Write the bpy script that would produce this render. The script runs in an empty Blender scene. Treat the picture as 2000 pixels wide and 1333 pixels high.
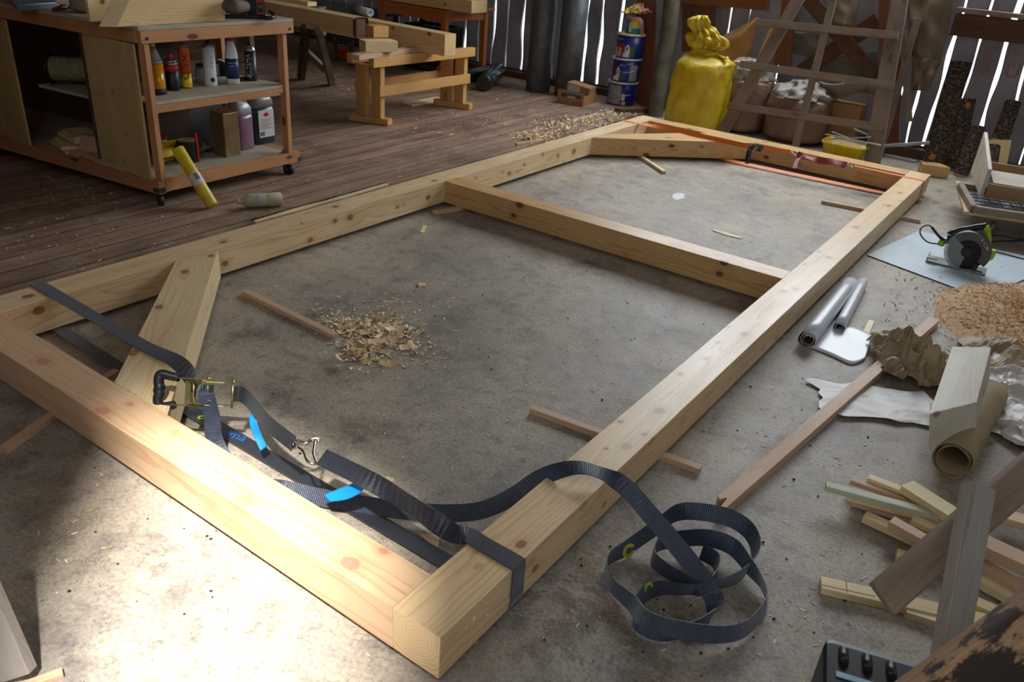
import bpy, bmesh, math, random
import numpy as np
from mathutils import Vector, Matrix, noise as mnoise
SC = bpy.context.scene
COL = SC.collection
random.seed(7)
PI = math.pi

# ------------------------------------------------------------------ camera
CAM = Vector((0.7403, -0.9453, 1.4704))
FPX = 1574.15                       # focal length in pixels of a 2000 wide frame
CR = Vector((0.81123224, 0.58015542, 0.07295171))
CU = Vector((-0.32056012, 0.33691968, 0.8852832))
CF = Vector((-0.48902297, 0.74155568, -0.4592948))
cam_d = bpy.data.cameras.new('camera')
cam_d.sensor_width = 36.0
cam_d.lens = FPX / 2000 * 36
cam_d.clip_start = 0.05
cam_d.dof.use_dof = True
cam_d.dof.focus_distance = 2.6
cam_d.dof.aperture_fstop = 6.3
cam = bpy.data.objects.new('camera', cam_d)
COL.objects.link(cam)
cam.matrix_world = Matrix(((CR.x, CU.x, -CF.x, CAM.x), (CR.y, CU.y, -CF.y, CAM.y), (CR.z, CU.z, -CF.z, CAM.z), (0, 0, 0, 1)))
SC.camera = cam

# ------------------------------------------------------------------ colour management, world, lights
SC.view_settings.view_transform = 'Standard'
SC.view_settings.look = 'None'
SC.view_settings.gamma = 1.0
SC.view_settings.use_curve_mapping = False
SC.view_settings.exposure = 0.0

world = bpy.data.worlds.new('sky')
SC.world = world
world.use_nodes = True
bg = world.node_tree.nodes['Background']
bg.inputs[0].default_value = (0.80, 0.90, 1.0, 1)
bg.inputs[1].default_value = 3.2

def lamp(name, kind, loc, aim, energy, color, **kw):
    d = bpy.data.lights.new(name, kind)
    d.energy = energy
    d.color = color
    for k, v in kw.items():
        setattr(d, k, v)
    o = bpy.data.objects.new(name, d)
    COL.objects.link(o)
    o.location = loc
    dr = (Vector(aim) - Vector(loc)).normalized()
    o.rotation_euler = dr.to_track_quat('-Z', 'Y').to_euler()
    return o

SUN_DIR = Vector((-0.30, 0.36, -0.85)).normalized()
sun = lamp('sun', 'SUN', (0, -6, 8), Vector((0, -6, 8)) + SUN_DIR, 15.5, (1.0, 0.99, 0.975), angle=math.radians(5))
# daylight through the big gable window in the back wall, above the frame
lamp('gable_window_daylight', 'AREA', (-1.2, 6.40, 2.6), (-1.2, 2.4, 0.6), 135, (0.90, 0.95, 1.0), shape='RECTANGLE', size=3.5, size_y=1.9)
# daylight through the open barn door behind the camera
lamp('barn_door_daylight', 'AREA', (-1.0, -1.75, 1.9), (-0.8, 1.5, 0.0), 9, (0.92, 0.96, 1.0), shape='RECTANGLE', size=2.6, size_y=2.0)
# added fill lamp from the unseen right side, no known window behind it
lamp('side_fill_light', 'AREA', (3.7, 2.0, 3.0), (0.3, 2.5, 0.0), 6, (0.88, 0.94, 1.0), shape='RECTANGLE', size=2.2, size_y=1.2)

# ------------------------------------------------------------------ measuring helpers (rays onto real planes of the place)
def ray(px, py):
    return CR * ((px - 1000) / FPX) + CU * (-(py - 666.5) / FPX) + CF
def P(px, py, z=0.0, X=None, Y=None):
    d = ray(px, py)
    if X is not None: t = (X - CAM.x) / d.x
    elif Y is not None: t = (Y - CAM.y) / d.y
    else: t = (z - CAM.z) / d.z
    return CAM + d * t
def ZT(x, y, py):
    q = Vector((x, y, 0)) - CAM
    k = (666.5 - py) / FPX
    return (k * q.dot(CF) - q.dot(CU)) / (CU.z - k * CF.z)

# ------------------------------------------------------------------ object helpers
ORIG = {}
def tag(o, label=None, cat=None, group=None, kind=None):
    if label: o['label'] = label
    if cat: o['category'] = cat
    if group: o['group'] = group
    if kind: o['kind'] = kind
    return o
def thing(name, label, cat, loc=(0, 0, 0), group=None):
    o = bpy.data.objects.new(name, None)
    o.empty_display_size = 0.05
    COL.objects.link(o)
    o.location = Vector(loc)
    ORIG[o] = Matrix.Translation(Vector(loc))
    return tag(o, label, cat, group)
def wm(o):
    return ORIG[o] if o in ORIG else Matrix.Identity(4)
def put(o, M, parent=None):
    """world matrix M, optional parent"""
    COL.objects.link(o)
    if parent is not None:
        o.parent = parent
        o.matrix_basis = wm(parent).inverted() @ M
    else:
        o.matrix_basis = M
    ORIG[o] = M
    return o

class MB:
    """collects shapes; build() links them as ONE mesh object"""
    def __init__(s):
        s.v = []; s.f = []; s.uv = {}; s.sm = []
        s.m = []; s.mi = 0
    def add(s, vs, fs, smooth=False, uvs=None):
        b = len(s.v)
        s.v += [Vector(v) for v in vs]
        for i, f in enumerate(fs):
            if uvs: s.uv[len(s.f)] = uvs[i]
            s.f.append([b + k for k in f]); s.sm.append(smooth); s.m.append(s.mi)
        return s
    def box(s, lo, hi, M=None):
        x0, y0, z0 = lo; x1, y1, z1 = hi
        vs = [Vector(p) for p in ((x0,y0,z0),(x1,y0,z0),(x1,y1,z0),(x0,y1,z0),(x0,y0,z1),(x1,y0,z1),(x1,y1,z1),(x0,y1,z1))]
        if M is not None: vs = [M @ v for v in vs]
        return s.add(vs, [(0,3,2,1),(4,5,6,7),(0,1,5,4),(1,2,6,5),(2,3,7,6),(3,0,4,7)])
    def bar(s, A, B, w, h, up=(0, 0, 1)):
        M, L = frameM(A, B, up)
        return s.box((0, -w/2, -h/2), (L, w/2, h/2), M)
    def prism(s, pts, z0, z1, M=None, smooth=False):
        n = len(pts)
        vs = [Vector((x, y, z0)) for x, y in pts] + [Vector((x, y, z1)) for x, y in pts]
        if M is not None: vs = [M @ v for v in vs]
        s.add(vs, [tuple(range(n-1, -1, -1)), tuple(range(n, 2*n))])
        b = len(s.v) - 2*n
        for i in range(n):
            j = (i+1) % n
            s.f.append([b+i, b+j, b+n+j, b+n+i]); s.sm.append(smooth); s.m.append(s.mi)
        return s
    def tube(s, pts, r, seg=8, closed=False, caps=True):
        pts = [Vector(p) for p in pts]
        n = len(pts)
        rs = r if isinstance(r, (list, tuple)) else [r]*n
        prev = None; vs = []
        for i, p in enumerate(pts):
            a = pts[(i-1) % n] if (closed or i > 0) else p
            c = pts[(i+1) % n] if (closed or i < n-1) else p
            t = (c - a).normalized()
            if prev is None:
                u = t.orthogonal().normalized()
            else:
                u = (prev - t * prev.dot(t))
                u = u.normalized() if u.length > 1e-6 else t.orthogonal().normalized()
            prev = u; w = t.cross(u)
            for k in range(seg):
                an = 2*PI*k/seg
                vs.append(p + (u*math.cos(an) + w*math.sin(an)) * rs[i])
        fs = []
        m = n if closed else n-1
        for i in range(m):
            j = (i+1) % n
            for k in range(seg):
                l = (k+1) % seg
                fs.append((i*seg+k, i*seg+l, j*seg+l, j*seg+k))
        s.add(vs, fs, True)
        if caps and not closed:
            b = len(s.v) - len(vs)
            for ring in (list(range(seg))[::-1], list(range((n-1)*seg, n*seg))):
                s.f.append([b+k for k in ring]); s.sm.append(False); s.m.append(s.mi)
        return s
    def lathe(s, prof, M=None, seg=24, caps=True, smooth=True, arc=None):
        """prof: (radius, height) pairs"""
        vs = []; n = len(prof)
        for r, h in prof:
            for k in range(seg):
                a = 2*PI*k/seg
                v = Vector((r*math.cos(a), r*math.sin(a), h))
                vs.append(M @ v if M is not None else v)
        fs = []
        for i in range(n-1):
            for k in range(seg):
                l = (k+1) % seg
                fs.append((i*seg+k, i*seg+l, (i+1)*seg+l, (i+1)*seg+k))
        s.add(vs, fs, smooth)
        if caps:
            b = len(s.v) - len(vs)
            s.f.append([b+k for k in range(seg)][::-1]); s.sm.append(False); s.m.append(s.mi)
            s.f.append([b+(n-1)*seg+k for k in range(seg)]); s.sm.append(False); s.m.append(s.mi)
        return s
    def sheet(s, grid, th=0.002, smooth=True):
        """grid[i][j] of points -> a thin sheet with real thickness"""
        ni = len(grid); nj = len(grid[0])
        g = [[Vector(p) for p in row] for row in grid]
        nr = [[None]*nj for _ in range(ni)]
        for i in range(ni):
            for j in range(nj):
                a = g[min(i+1, ni-1)][j] - g[max(i-1, 0)][j]
                b = g[i][min(j+1, nj-1)] - g[i][max(j-1, 0)]
                c = a.cross(b)
                nr[i][j] = c.normalized() if c.length > 1e-12 else Vector((0, 0, 1))
        top = [g[i][j] + nr[i][j]*th/2 for i in range(ni) for j in range(nj)]
        bot = [g[i][j] - nr[i][j]*th/2 for i in range(ni) for j in range(nj)]
        N = ni*nj; fs = []; uv = []
        def U(k):
            k = k % N
            return (k // nj / max(1, ni-1), k % nj / max(1, nj-1))
        def q(*f):
            fs.append(f); uv.append([U(k) for k in f])
        for i in range(ni-1):
            for j in range(nj-1):
                a = i*nj+j; b = a+1; c = a+nj+1; d = a+nj
                q(a, d, c, b); q(N+a, N+b, N+c, N+d)
        for i in range(ni-1):
            a = i*nj; d = a+nj; q(a, N+a, N+d, d)
            a = i*nj+nj-1; d = a+nj; q(a, d, N+d, N+a)
        for j in range(nj-1):
            a = j; b = a+1; q(a, b, N+b, N+a)
            a = (ni-1)*nj+j; b = a+1; q(a, N+a, N+b, b)
        return s.add(top + bot, fs, smooth, uv)
    def build(s, name, mats, parent=None, origin=None, bevel=0, M=None):
        """vertices are in world space unless M (then M is the object's world matrix)"""
        if M is None:
            if origin is None:
                if parent is not None: origin = wm(parent).translation
                else:
                    xs = [v.x for v in s.v]; ys = [v.y for v in s.v]; zs = [v.z for v in s.v]
                    origin = Vector(((min(xs)+max(xs))/2, (min(ys)+max(ys))/2, min(zs)))
            M = Matrix.Translation(Vector(origin))
            Mi = M.inverted()
            vs = [Mi @ v for v in s.v]
        else:
            vs = s.v
        me = bpy.data.meshes.new(name)
        me.from_pydata([tuple(v) for v in vs], [], s.f)
        me.polygons.foreach_set('use_smooth', s.sm)
        if not isinstance(mats, (list, tuple)): mats = [mats]
        for m in mats: me.materials.append(m)
        me.polygons.foreach_set('material_index', s.m)
        if s.uv:
            ul = me.uv_layers.new(name='UVMap')
            for fi, us in s.uv.items():
                p = me.polygons[fi]
                for k, li in enumerate(p.loop_indices): ul.data[li].uv = us[k]
        if bevel:
            bm = bmesh.new(); bm.from_mesh(me)
            es = [e for e in bm.edges if len(e.link_faces) == 2 and e.calc_face_angle(0) > 0.5]
            bmesh.ops.bevel(bm, geom=es, offset=bevel, segments=2, affect='EDGES', profile=0.6)
            bm.to_mesh(me); bm.free()
        me.validate(); me.update()
        o = bpy.data.objects.new(name, me)
        return put(o, M, parent)

def frameM(A, B, up=(0, 0, 1)):
    A = Vector(A); B = Vector(B)
    x = (B - A); L = x.length; x.normalize()
    u = Vector(up)
    if abs(u.dot(x)) > 0.98: u = Vector((0, 1, 0)) if abs(x.y) < 0.9 else Vector((1, 0, 0))
    y = u.cross(x).normalized(); z = x.cross(y)
    return Matrix(((x.x, y.x, z.x, A.x), (x.y, y.y, z.y, A.y), (x.z, y.z, z.z, A.z), (0, 0, 0, 1))), L

def timber(name, mat, A, B, w, h, parent=None, up=(0, 0, 1), bevel=0.002, cuts=None, rough=0.0):
    """a length of wood from A to B (centre line); local X runs along the grain. w across, h in the up direction.
    cuts: (dx at start per local y, dx at end per local y) for mitred ends"""
    M, L = frameM(A, B, up)
    ca, cb = cuts or (0, 0)
    mb = MB()
    n = max(1, int(L / 0.12)) if rough else 1
    vs = []
    for i in range(n+1):
        t = i / n
        for (sy, sz) in ((-1, -1), (1, -1), (1, 1), (-1, 1)):
            x = L*t
            if i == 0: x += ca * sy * w/2
            if i == n: x += cb * sy * w/2
            j1 = (random.random()-.5)*rough; j2 = (random.random()-.5)*rough
            vs.append((x, sy*w/2 + j1, sz*h/2 + j2))
    fs = [(0, 3, 2, 1)[::1], (n*4, n*4+1, n*4+2, n*4+3)]
    for i in range(n):
        a = i*4
        for k in range(4):
            l = (k+1) % 4
            fs.append((a+k, a+l, a+4+l, a+4+k))
    mb.add(vs, fs)
    return mb.build(name, mat, parent, M=M, bevel=bevel)

def crom(pts, n=8, closed=False):
    """Catmull-Rom through vectors"""
    pts = [Vector(p) for p in pts]
    out = []; N = len(pts)
    segs = N if closed else N-1
    for i in range(segs):
        if closed: a, b, c, d = pts[(i-1) % N], pts[i], pts[(i+1) % N], pts[(i+2) % N]
        else: a, b, c, d = pts[max(i-1, 0)], pts[i], pts[i+1], pts[min(i+2, N-1)]
        for k in range(n):
            t = k/n
            out.append(0.5*((2*b) + (c-a)*t + (2*a-5*b+4*c-d)*t*t + (-a+3*b-3*c+d)*t*t*t))
    if not closed: out.append(pts[-1].copy())
    return out

def ribbon(name, mat, pts, wv, width=0.05, th=0.0025, parent=None, n=8, smooth_path=True, group=None):
    """webbing: centre points + across-vectors; UV x in metres along, y across"""
    if smooth_path:
        C = crom(pts, n); W = crom(wv, n)
    else:
        C = [Vector(p) for p in pts]; W = [Vector(w) for w in wv]
    N = len(C); vs = []; uvx = [0.0]
    for i in range(1, N): uvx.append(uvx[-1] + (C[i]-C[i-1]).length)
    for i in range(N):
        t = (C[min(i+1, N-1)] - C[max(i-1, 0)]).normalized()
        w = W[i] - t*W[i].dot(t); w.normalize()
        nn = t.cross(w)
        for a, b in ((-1, -1), (1, -1), (1, 1), (-1, 1)):
            vs.append(C[i] + w*width/2*a + nn*th/2*b)
    fs = [(0, 1, 2, 3), tuple((N-1)*4+k for k in (3, 2, 1, 0))]
    uv = [[(0, 0)]*4, [(0, 0)]*4]
    yy = (0, 1, 1, 0)
    for i in range(N-1):
        a = i*4
        for k in range(4):
            l = (k+1) % 4
            fs.append((a+k, a+4+k, a+4+l, a+l))
            uv.append([(uvx[i], yy[k]), (uvx[i+1], yy[k]), (uvx[i+1], yy[l]), (uvx[i], yy[l])])
    mb = MB(); mb.add(vs, fs, False, uv)
    return mb.build(name, mat, parent)

# ------------------------------------------------------------------ material helpers
class NT:
    def __init__(s, name):
        s.m = bpy.data.materials.new(name); s.m.use_nodes = True
        s.t = s.m.node_tree; s.b = s.t.nodes['Principled BSDF']
    def n(s, typ, **kw):
        o = s.t.nodes.new(typ)
        for k, v in kw.items():
            if k in o.inputs: o.inputs[k].default_value = v
            else: setattr(o, k, v)
        return o
    def l(s, a, b): s.t.links.new(a, b)
    def ramp(s, fac, stops, interp='LINEAR'):
        r = s.t.nodes.new('ShaderNodeValToRGB'); r.color_ramp.interpolation = interp
        e = r.color_ramp.elements
        while len(e) < len(stops): e.new(0.5)
        for i, (p, c) in enumerate(stops):
            e[i].position = p
            e[i].color = (c, c, c, 1) if isinstance(c, (int, float)) else (*c[:3], 1)
        s.l(fac, r.inputs[0]); return r.outputs[0]
    def mix(s, fac, a, b, mode='MIX'):
        m = s.t.nodes.new('ShaderNodeMix'); m.data_type = 'RGBA'; m.blend_type = mode
        for sock, val in ((m.inputs[0], fac), (m.inputs[6], a), (m.inputs[7], b)):
            if hasattr(val, 'links'): s.l(val, sock)
            elif isinstance(val, (int, float)): sock.default_value = val
            else: sock.default_value = (*val[:3], 1)
        return m.outputs[2]
    def math(s, op, a, b=0.0, clamp=False):
        m = s.t.nodes.new('ShaderNodeMath'); m.operation = op; m.use_clamp = clamp
        for i, v in enumerate((a, b)):
            if hasattr(v, 'links'): s.l(v, m.inputs[i])
            else: m.inputs[i].default_value = v
        return m.outputs[0]
    def map(s, vec, scale=(1, 1, 1), loc=(0, 0, 0), rot=(0, 0, 0)):
        m = s.t.nodes.new('ShaderNodeMapping'); m.inputs['Scale'].default_value = scale
        m.inputs['Location'].default_value = loc; m.inputs['Rotation'].default_value = rot
        s.l(vec, m.inputs[0]); return m.outputs[0]
    def noise(s, vec, scale, detail=4, rough=0.5, dist=0.0):
        m = s.n('ShaderNodeTexNoise', Scale=scale, Detail=detail, Roughness=rough, Distortion=dist)
        if vec is not None: s.l(vec, m.inputs['Vector'])
        return m.outputs[0]
    def obj(s): return s.n('ShaderNodeTexCoord').outputs['Object']
    def uv(s): return s.n('ShaderNodeTexCoord').outputs['UV']
    def bump(s, h, strength=0.3, dist=0.01):
        b = s.n('ShaderNodeBump', Strength=strength, Distance=dist); s.l(h, b.inputs['Height'])
        s.l(b.outputs[0], s.b.inputs['Normal'])
    def fin(s, color=None, rough=0.6, metal=0.0, spec=0.5, **kw):
        if color is not None:
            if hasattr(color, 'links'): s.l(color, s.b.inputs['Base Color'])
            else: s.b.inputs['Base Color'].default_value = (*color[:3], 1)
        if hasattr(rough, 'links'): s.l(rough, s.b.inputs['Roughness'])
        else: s.b.inputs['Roughness'].default_value = rough
        s.b.inputs['Metallic'].default_value = metal
        s.b.inputs['Specular IOR Level'].default_value = spec
        for k, v in kw.items(): s.b.inputs[k].default_value = v
        return s.m
def srgb(r, g, b):
    f = lambda c: (c/255/12.92) if c/255 <= 0.04045 else ((c/255+0.055)/1.055)**2.4
    return (f(r), f(g), f(b))
def plain(name, rgb, rough=0.5, metal=0.0, spec=0.5, vary=0.12, vs=14, bump=0.0, **kw):
    k = NT(name); o = k.obj()
    nz = k.noise(o, vs, 5, 0.6)
    c = srgb(*rgb)
    d = tuple(x*(1-vary*1.6) for x in c); e = tuple(min(1, x*(1+vary)) for x in c)
    col = k.ramp(nz, [(0.3, d), (0.7, e)])
    if bump: k.bump(k.noise(o, vs*4, 4), bump, 0.004)
    return k.fin(col, rough, metal, spec, **kw)
def wood(name, light, dark, ring=60, knots=0.5, rough=0.45, stretch=0.05, contrast=0.6, grime=0.0, grimec=(60, 50, 42), knotc=(96, 52, 28), spec=0.4, plan=1.0, cracks=0.0, kn=None, blot=None):
    """sawn wood: growth rings round a pith running along local X, knots, dirt"""
    k = NT(name); o = k.obj()
    oi = k.n('ShaderNodeObjectInfo')
    cmb = k.n('ShaderNodeCombineXYZ')
    r = oi.outputs['Random']
    k.l(k.math('MULTIPLY', r, 37.0), cmb.inputs[0])
    k.l(k.math('MULTIPLY', k.math('SUBTRACT', k.math('FRACT', k.math('MULTIPLY', r, 17.3)), 0.5), 0.07), cmb.inputs[1])
    k.l(k.math('MULTIPLY', k.math('SUBTRACT', k.math('FRACT', k.math('MULTIPLY', r, 51.7)), 0.5), 0.07), cmb.inputs[2])
    ad = k.n('ShaderNodeVectorMath', operation='ADD'); k.l(o, ad.inputs[0]); k.l(cmb.outputs[0], ad.inputs[1])
    p = ad.outputs[0]
    # wandering pith: distort y,z slowly along x
    ns = k.n('ShaderNodeTexNoise', Scale=1.0, Detail=3.0, Roughness=0.5)
    k.l(k.map(p, (1.7, 9, 9)), ns.inputs['Vector'])
    sb = k.n('ShaderNodeVectorMath', operation='SUBTRACT'); k.l(ns.outputs['Color'], sb.inputs[0]); sb.inputs[1].default_value = (.5, .5, .5)
    sc = k.n('ShaderNodeVectorMath', operation='MULTIPLY'); k.l(sb.outputs[0], sc.inputs[0]); sc.inputs[1].default_value = (0, 0.05, 0.05)
    a2 = k.n('ShaderNodeVectorMath', operation='ADD'); k.l(p, a2.inputs[0]); k.l(sc.outputs[0], a2.inputs[1])
    w = k.n('ShaderNodeTexWave', wave_type='RINGS', rings_direction='X', wave_profile='SAW', Scale=float(ring))
    w.inputs['Distortion'].default_value = 0.0
    k.l(a2.outputs[0], w.inputs['Vector'])
    fine = k.noise(k.map(p, (6, 260, 260)), 1.0, 3, 0.6)
    broad = k.noise(k.map(p, (1.2, 7, 7)), 1.0, 4, 0.55)
    L = srgb(*light); D = srgb(*dark)
    ringf = k.ramp(w.outputs['Fac'], [(0.0, 0.0), (0.55, 0.15), (0.93, 1.0), (1.0, 0.3)])
    f = k.math('MULTIPLY', ringf, contrast)
    f = k.math('ADD', f, k.math('MULTIPLY', k.math('SUBTRACT', fine, 0.5), 0.35))
    f = k.math('ADD', f, k.math('MULTIPLY', k.math('SUBTRACT', broad, 0.5), 1.3), True)
    col = k.mix(f, L, D)
    if knots > 0:
        vo = k.n('ShaderNodeTexVoronoi', Scale=1.0, Randomness=1.0)
        k.l(k.map(p, (3.6*plan, 8.5, 8.5)), vo.inputs['Vector'])
        kd = k.math('ADD', vo.outputs['Distance'], k.math('MULTIPLY', k.math('SUBTRACT', k.noise(k.map(p, (20, 60, 60)), 1.0, 2), 0.5), 0.06))
        halo = k.ramp(kd, [(0.10, 1.0), (0.30, 0.0)])
        col = k.mix(k.math('MULTIPLY', halo, 0.30*knots), col, D)
        core = k.ramp(kd, [(0.095, 1.0), (0.135, 0.0)])
        K = srgb(*knotc)
        col = k.mix(k.math('MULTIPLY', core, min(1.0, knots)), col, K)
    if kn:
        # knots at their own places: (x, y, z, radius) in the timber's local space
        best = None
        for (x, y, z, r) in kn:
            sv = k.n('ShaderNodeVectorMath', operation='SUBTRACT'); k.l(o, sv.inputs[0]); sv.inputs[1].default_value = (x, y, z)
            ml = k.n('ShaderNodeVectorMath', operation='MULTIPLY'); k.l(sv.outputs[0], ml.inputs[0]); ml.inputs[1].default_value = (0.72/r, 1/r, 1/r)
            ln = k.n('ShaderNodeVectorMath', operation='LENGTH'); k.l(ml.outputs[0], ln.inputs[0])
            best = ln.outputs['Value'] if best is None else k.math('MINIMUM', best, ln.outputs['Value'])
        kd2 = k.math('ADD', best, k.math('MULTIPLY', k.math('SUBTRACT', k.noise(o, 90, 2), 0.5), 0.5))
        col = k.mix(k.math('MULTIPLY', k.ramp(kd2, [(0.5, 1.0), (1.0, 0.0)]), 0.0), col, D)
        hal = k.n('ShaderNodeMapRange'); k.l(kd2, hal.inputs[0]); hal.inputs[1].default_value = 0.9; hal.inputs[2].default_value = 2.6; hal.inputs[3].default_value = 1.0; hal.inputs[4].default_value = 0.0
        rg2 = k.math('ADD', 0.65, k.math('MULTIPLY', k.math('SINE', k.math('MULTIPLY', kd2, 17.0)), 0.35))
        col = k.mix(k.math('MULTIPLY', k.math('MULTIPLY', hal.outputs[0], rg2), 0.65), col, D)
        cor = k.n('ShaderNodeMapRange'); k.l(kd2, cor.inputs[0]); cor.inputs[1].default_value = 0.8; cor.inputs[2].default_value = 1.05; cor.inputs[3].default_value = 0.85; cor.inputs[4].default_value = 0.0
        col = k.mix(cor.outputs[0], col, srgb(*knotc))
    if blot:
        bs, bt, bc = blot
        bn = k.noise(k.map(p, (bs*0.4, bs, bs), (1.3, 4.1, 6.2)), 1.0, 7, 0.7)
        col = k.mix(k.ramp(bn, [(bt, 0.0), (bt+0.03, 0.95)]), col, srgb(*bc))
    if grime > 0:
        g = k.noise(k.map(p, (2.0, 6, 6), (5, 3, 1)), 1.0, 7, 0.65)
        gf = k.ramp(g, [(0.45, 0.0), (0.72, 1.0)])
        col = k.mix(k.math('MULTIPLY', gf, grime), col, srgb(*grimec))
    if cracks > 0:
        cn = k.noise(k.map(p, (1.3, 70, 70), (2, 9, 4)), 1.0, 4, 0.6)
        cf = k.ramp(cn, [(0.30, 1.0), (0.345, 0.0)])
        col = k.mix(k.math('MULTIPLY', cf, cracks), col, tuple(x*0.25 for x in D))
    k.bump(k.math('ADD', fine, k.math('MULTIPLY', w.outputs['Fac'], 0.15)), 0.25, 0.002)
    rr = k.ramp(broad, [(0.3, rough*0.85), (0.7, min(1, rough*1.2))])
    return k.fin(col, rr, 0, spec)

M_PINE = wood('planed_pine', (232, 200, 148), (196, 146, 84), ring=34, knots=1.0, rough=0.36, contrast=0.55, plan=1.5, cracks=0.25, spec=0.5, grime=0.25, grimec=(150, 118, 78), knotc=(128, 74, 44))
PINE_KW = dict(ring=34, rough=0.36, contrast=0.55, cracks=0.25, spec=0.5, grime=0.25, grimec=(150, 118, 78))
M_PINE_D = wood('aged_pine', (216, 176, 118), (172, 122, 68), ring=34, knots=1.1, rough=0.38, contrast=0.55, plan=1.3, cracks=0.25, spec=0.5, grime=0.25, grimec=(110, 70, 38), knotc=(92, 44, 24))
M_PALE = wood('fresh_pine', (234, 210, 166), (208, 168, 112), ring=44, knots=0.6, rough=0.5, contrast=0.45)
M_SPR = wood('spruce_stick', (206, 172, 140), (176, 134, 100), ring=70, knots=0.2, rough=0.55, contrast=0.4)
M_RED = wood('planed_stud', (198, 144, 98), (160, 102, 60), ring=60, knots=0.9, rough=0.5, contrast=0.4, grime=0.3, grimec=(120, 66, 34), knotc=(80, 40, 22))
M_OLD = wood('weathered_wood', (150, 130, 112), (96, 80, 66), ring=80, knots=0.5, rough=0.75, contrast=0.5, grime=0.5, grimec=(62, 52, 44), cracks=0.6)
M_DARK = wood('dark_barn_wood', (104, 72, 52), (64, 42, 30), ring=70, knots=0.5, rough=0.75, contrast=0.5, grime=0.5, grimec=(38, 28, 22), cracks=0.6)
M_GREYW = wood('grey_wood', (150, 142, 132), (104, 96, 88), ring=80, knots=0.3, rough=0.7, contrast=0.5, grime=0.3, grimec=(84, 70, 56), cracks=0.4)
M_PLY = wood('plywood_face', (204, 176, 122), (172, 138, 86), ring=9, knots=0.5, rough=0.55, contrast=0.3, grime=0.45, grimec=(140, 118, 78), knotc=(120, 84, 50), plan=2.6)
M_BARK = None

# ------------------------------------------------------------------ floor materials
def mat_concrete():
    k = NT('workshop_concrete'); o = k.obj()
    big = k.noise(o, 1.1, 6, 0.6)
    med = k.noise(o, 5.5, 6, 0.65, 0.6)
    fin = k.noise(o, 90, 4, 0.7)
    col = k.ramp(big, [(0.3, srgb(136, 126, 114)), (0.5, srgb(162, 151, 137)), (0.72, srgb(184, 171, 152))])
    st = k.ramp(med, [(0.50, 0.0), (0.70, 1.0)])
    col = k.mix(k.math('MULTIPLY', st, 0.7), col, srgb(92, 85, 80))
    # oil and damp stains with outlines of their own
    sp = k.noise(o, 3.1, 7, 0.72, 1.2)
    sf = k.ramp(sp, [(0.60, 0.0), (0.66, 1.0)])
    col = k.mix(k.math('MULTIPLY', sf, 0.50), col, srgb(78, 72, 68))
    mo = k.ramp(k.noise(o, 15, 5, 0.7, 0.4), [(0.52, 0.0), (0.68, 1.0)])
    col = k.mix(k.math('MULTIPLY', mo, 0.55), col, srgb(96, 90, 84))
    lt_ = k.ramp(k.noise(o, 6.5, 6, 0.75, 0.6), [(0.54, 0.0), (0.70, 1.0)])
    col = k.mix(k.math('MULTIPLY', lt_, 0.40), col, srgb(206, 194, 166))
    # damp stain beside the near corner of the frame
    dv = k.n('ShaderNodeVectorMath', operation='DISTANCE'); k.l(o, dv.inputs[0]); pc = P(1130, 1190); dv.inputs[1].default_value = (pc.x, pc.y, 0)
    msk = k.ramp(dv.outputs['Value'], [(0.10, 1.0), (0.42, 0.0)])
    dn_ = k.ramp(k.noise(o, 11, 6, 0.7), [(0.47, 0.0), (0.53, 1.0)])
    col = k.mix(k.math('MULTIPLY', k.math('MULTIPLY', msk, dn_), 0.6), col, srgb(92, 78, 70))
    # fine sawdust
    sd = k.noise(o, 2.3, 8, 0.75, 0.3)
    df = k.ramp(sd, [(0.46, 0.0), (0.62, 1.0)])
    grains = k.ramp(k.noise(o, 260, 2, 0.6), [(0.50, 0.0), (0.60, 1.0)])
    col = k.mix(k.math('MULTIPLY', df, k.math('MULTIPLY', grains, 0.8)), col, srgb(208, 188, 146))
    g2 = k.ramp(fin, [(0.30, 0.62), (0.5, 1.0), (0.70, 1.22)])
    col = k.mix(1.0, col, g2, 'MULTIPLY')
    pit = k.n('ShaderNodeTexVoronoi', Scale=38.0); k.l(o, pit.inputs['Vector'])
    pf = k.ramp(pit.outputs['Distance'], [(0.06, 1.0), (0.13, 0.0)])
    pn = k.ramp(k.noise(o, 7, 2), [(0.5, 0.0), (0.6, 1.0)])
    col = k.mix(k.math('MULTIPLY', k.math('MULTIPLY', pf, pn), 0.75), col, srgb(52, 47, 44))
    k.bump(k.math('ADD', fin, k.math('MULTIPLY', med, 0.6)), 0.35, 0.004)
    rg = k.ramp(med, [(0.3, 0.62), (0.7, 0.42)])
    return k.fin(col, rg, 0, 0.35)
M_CONC = mat_concrete()
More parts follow.
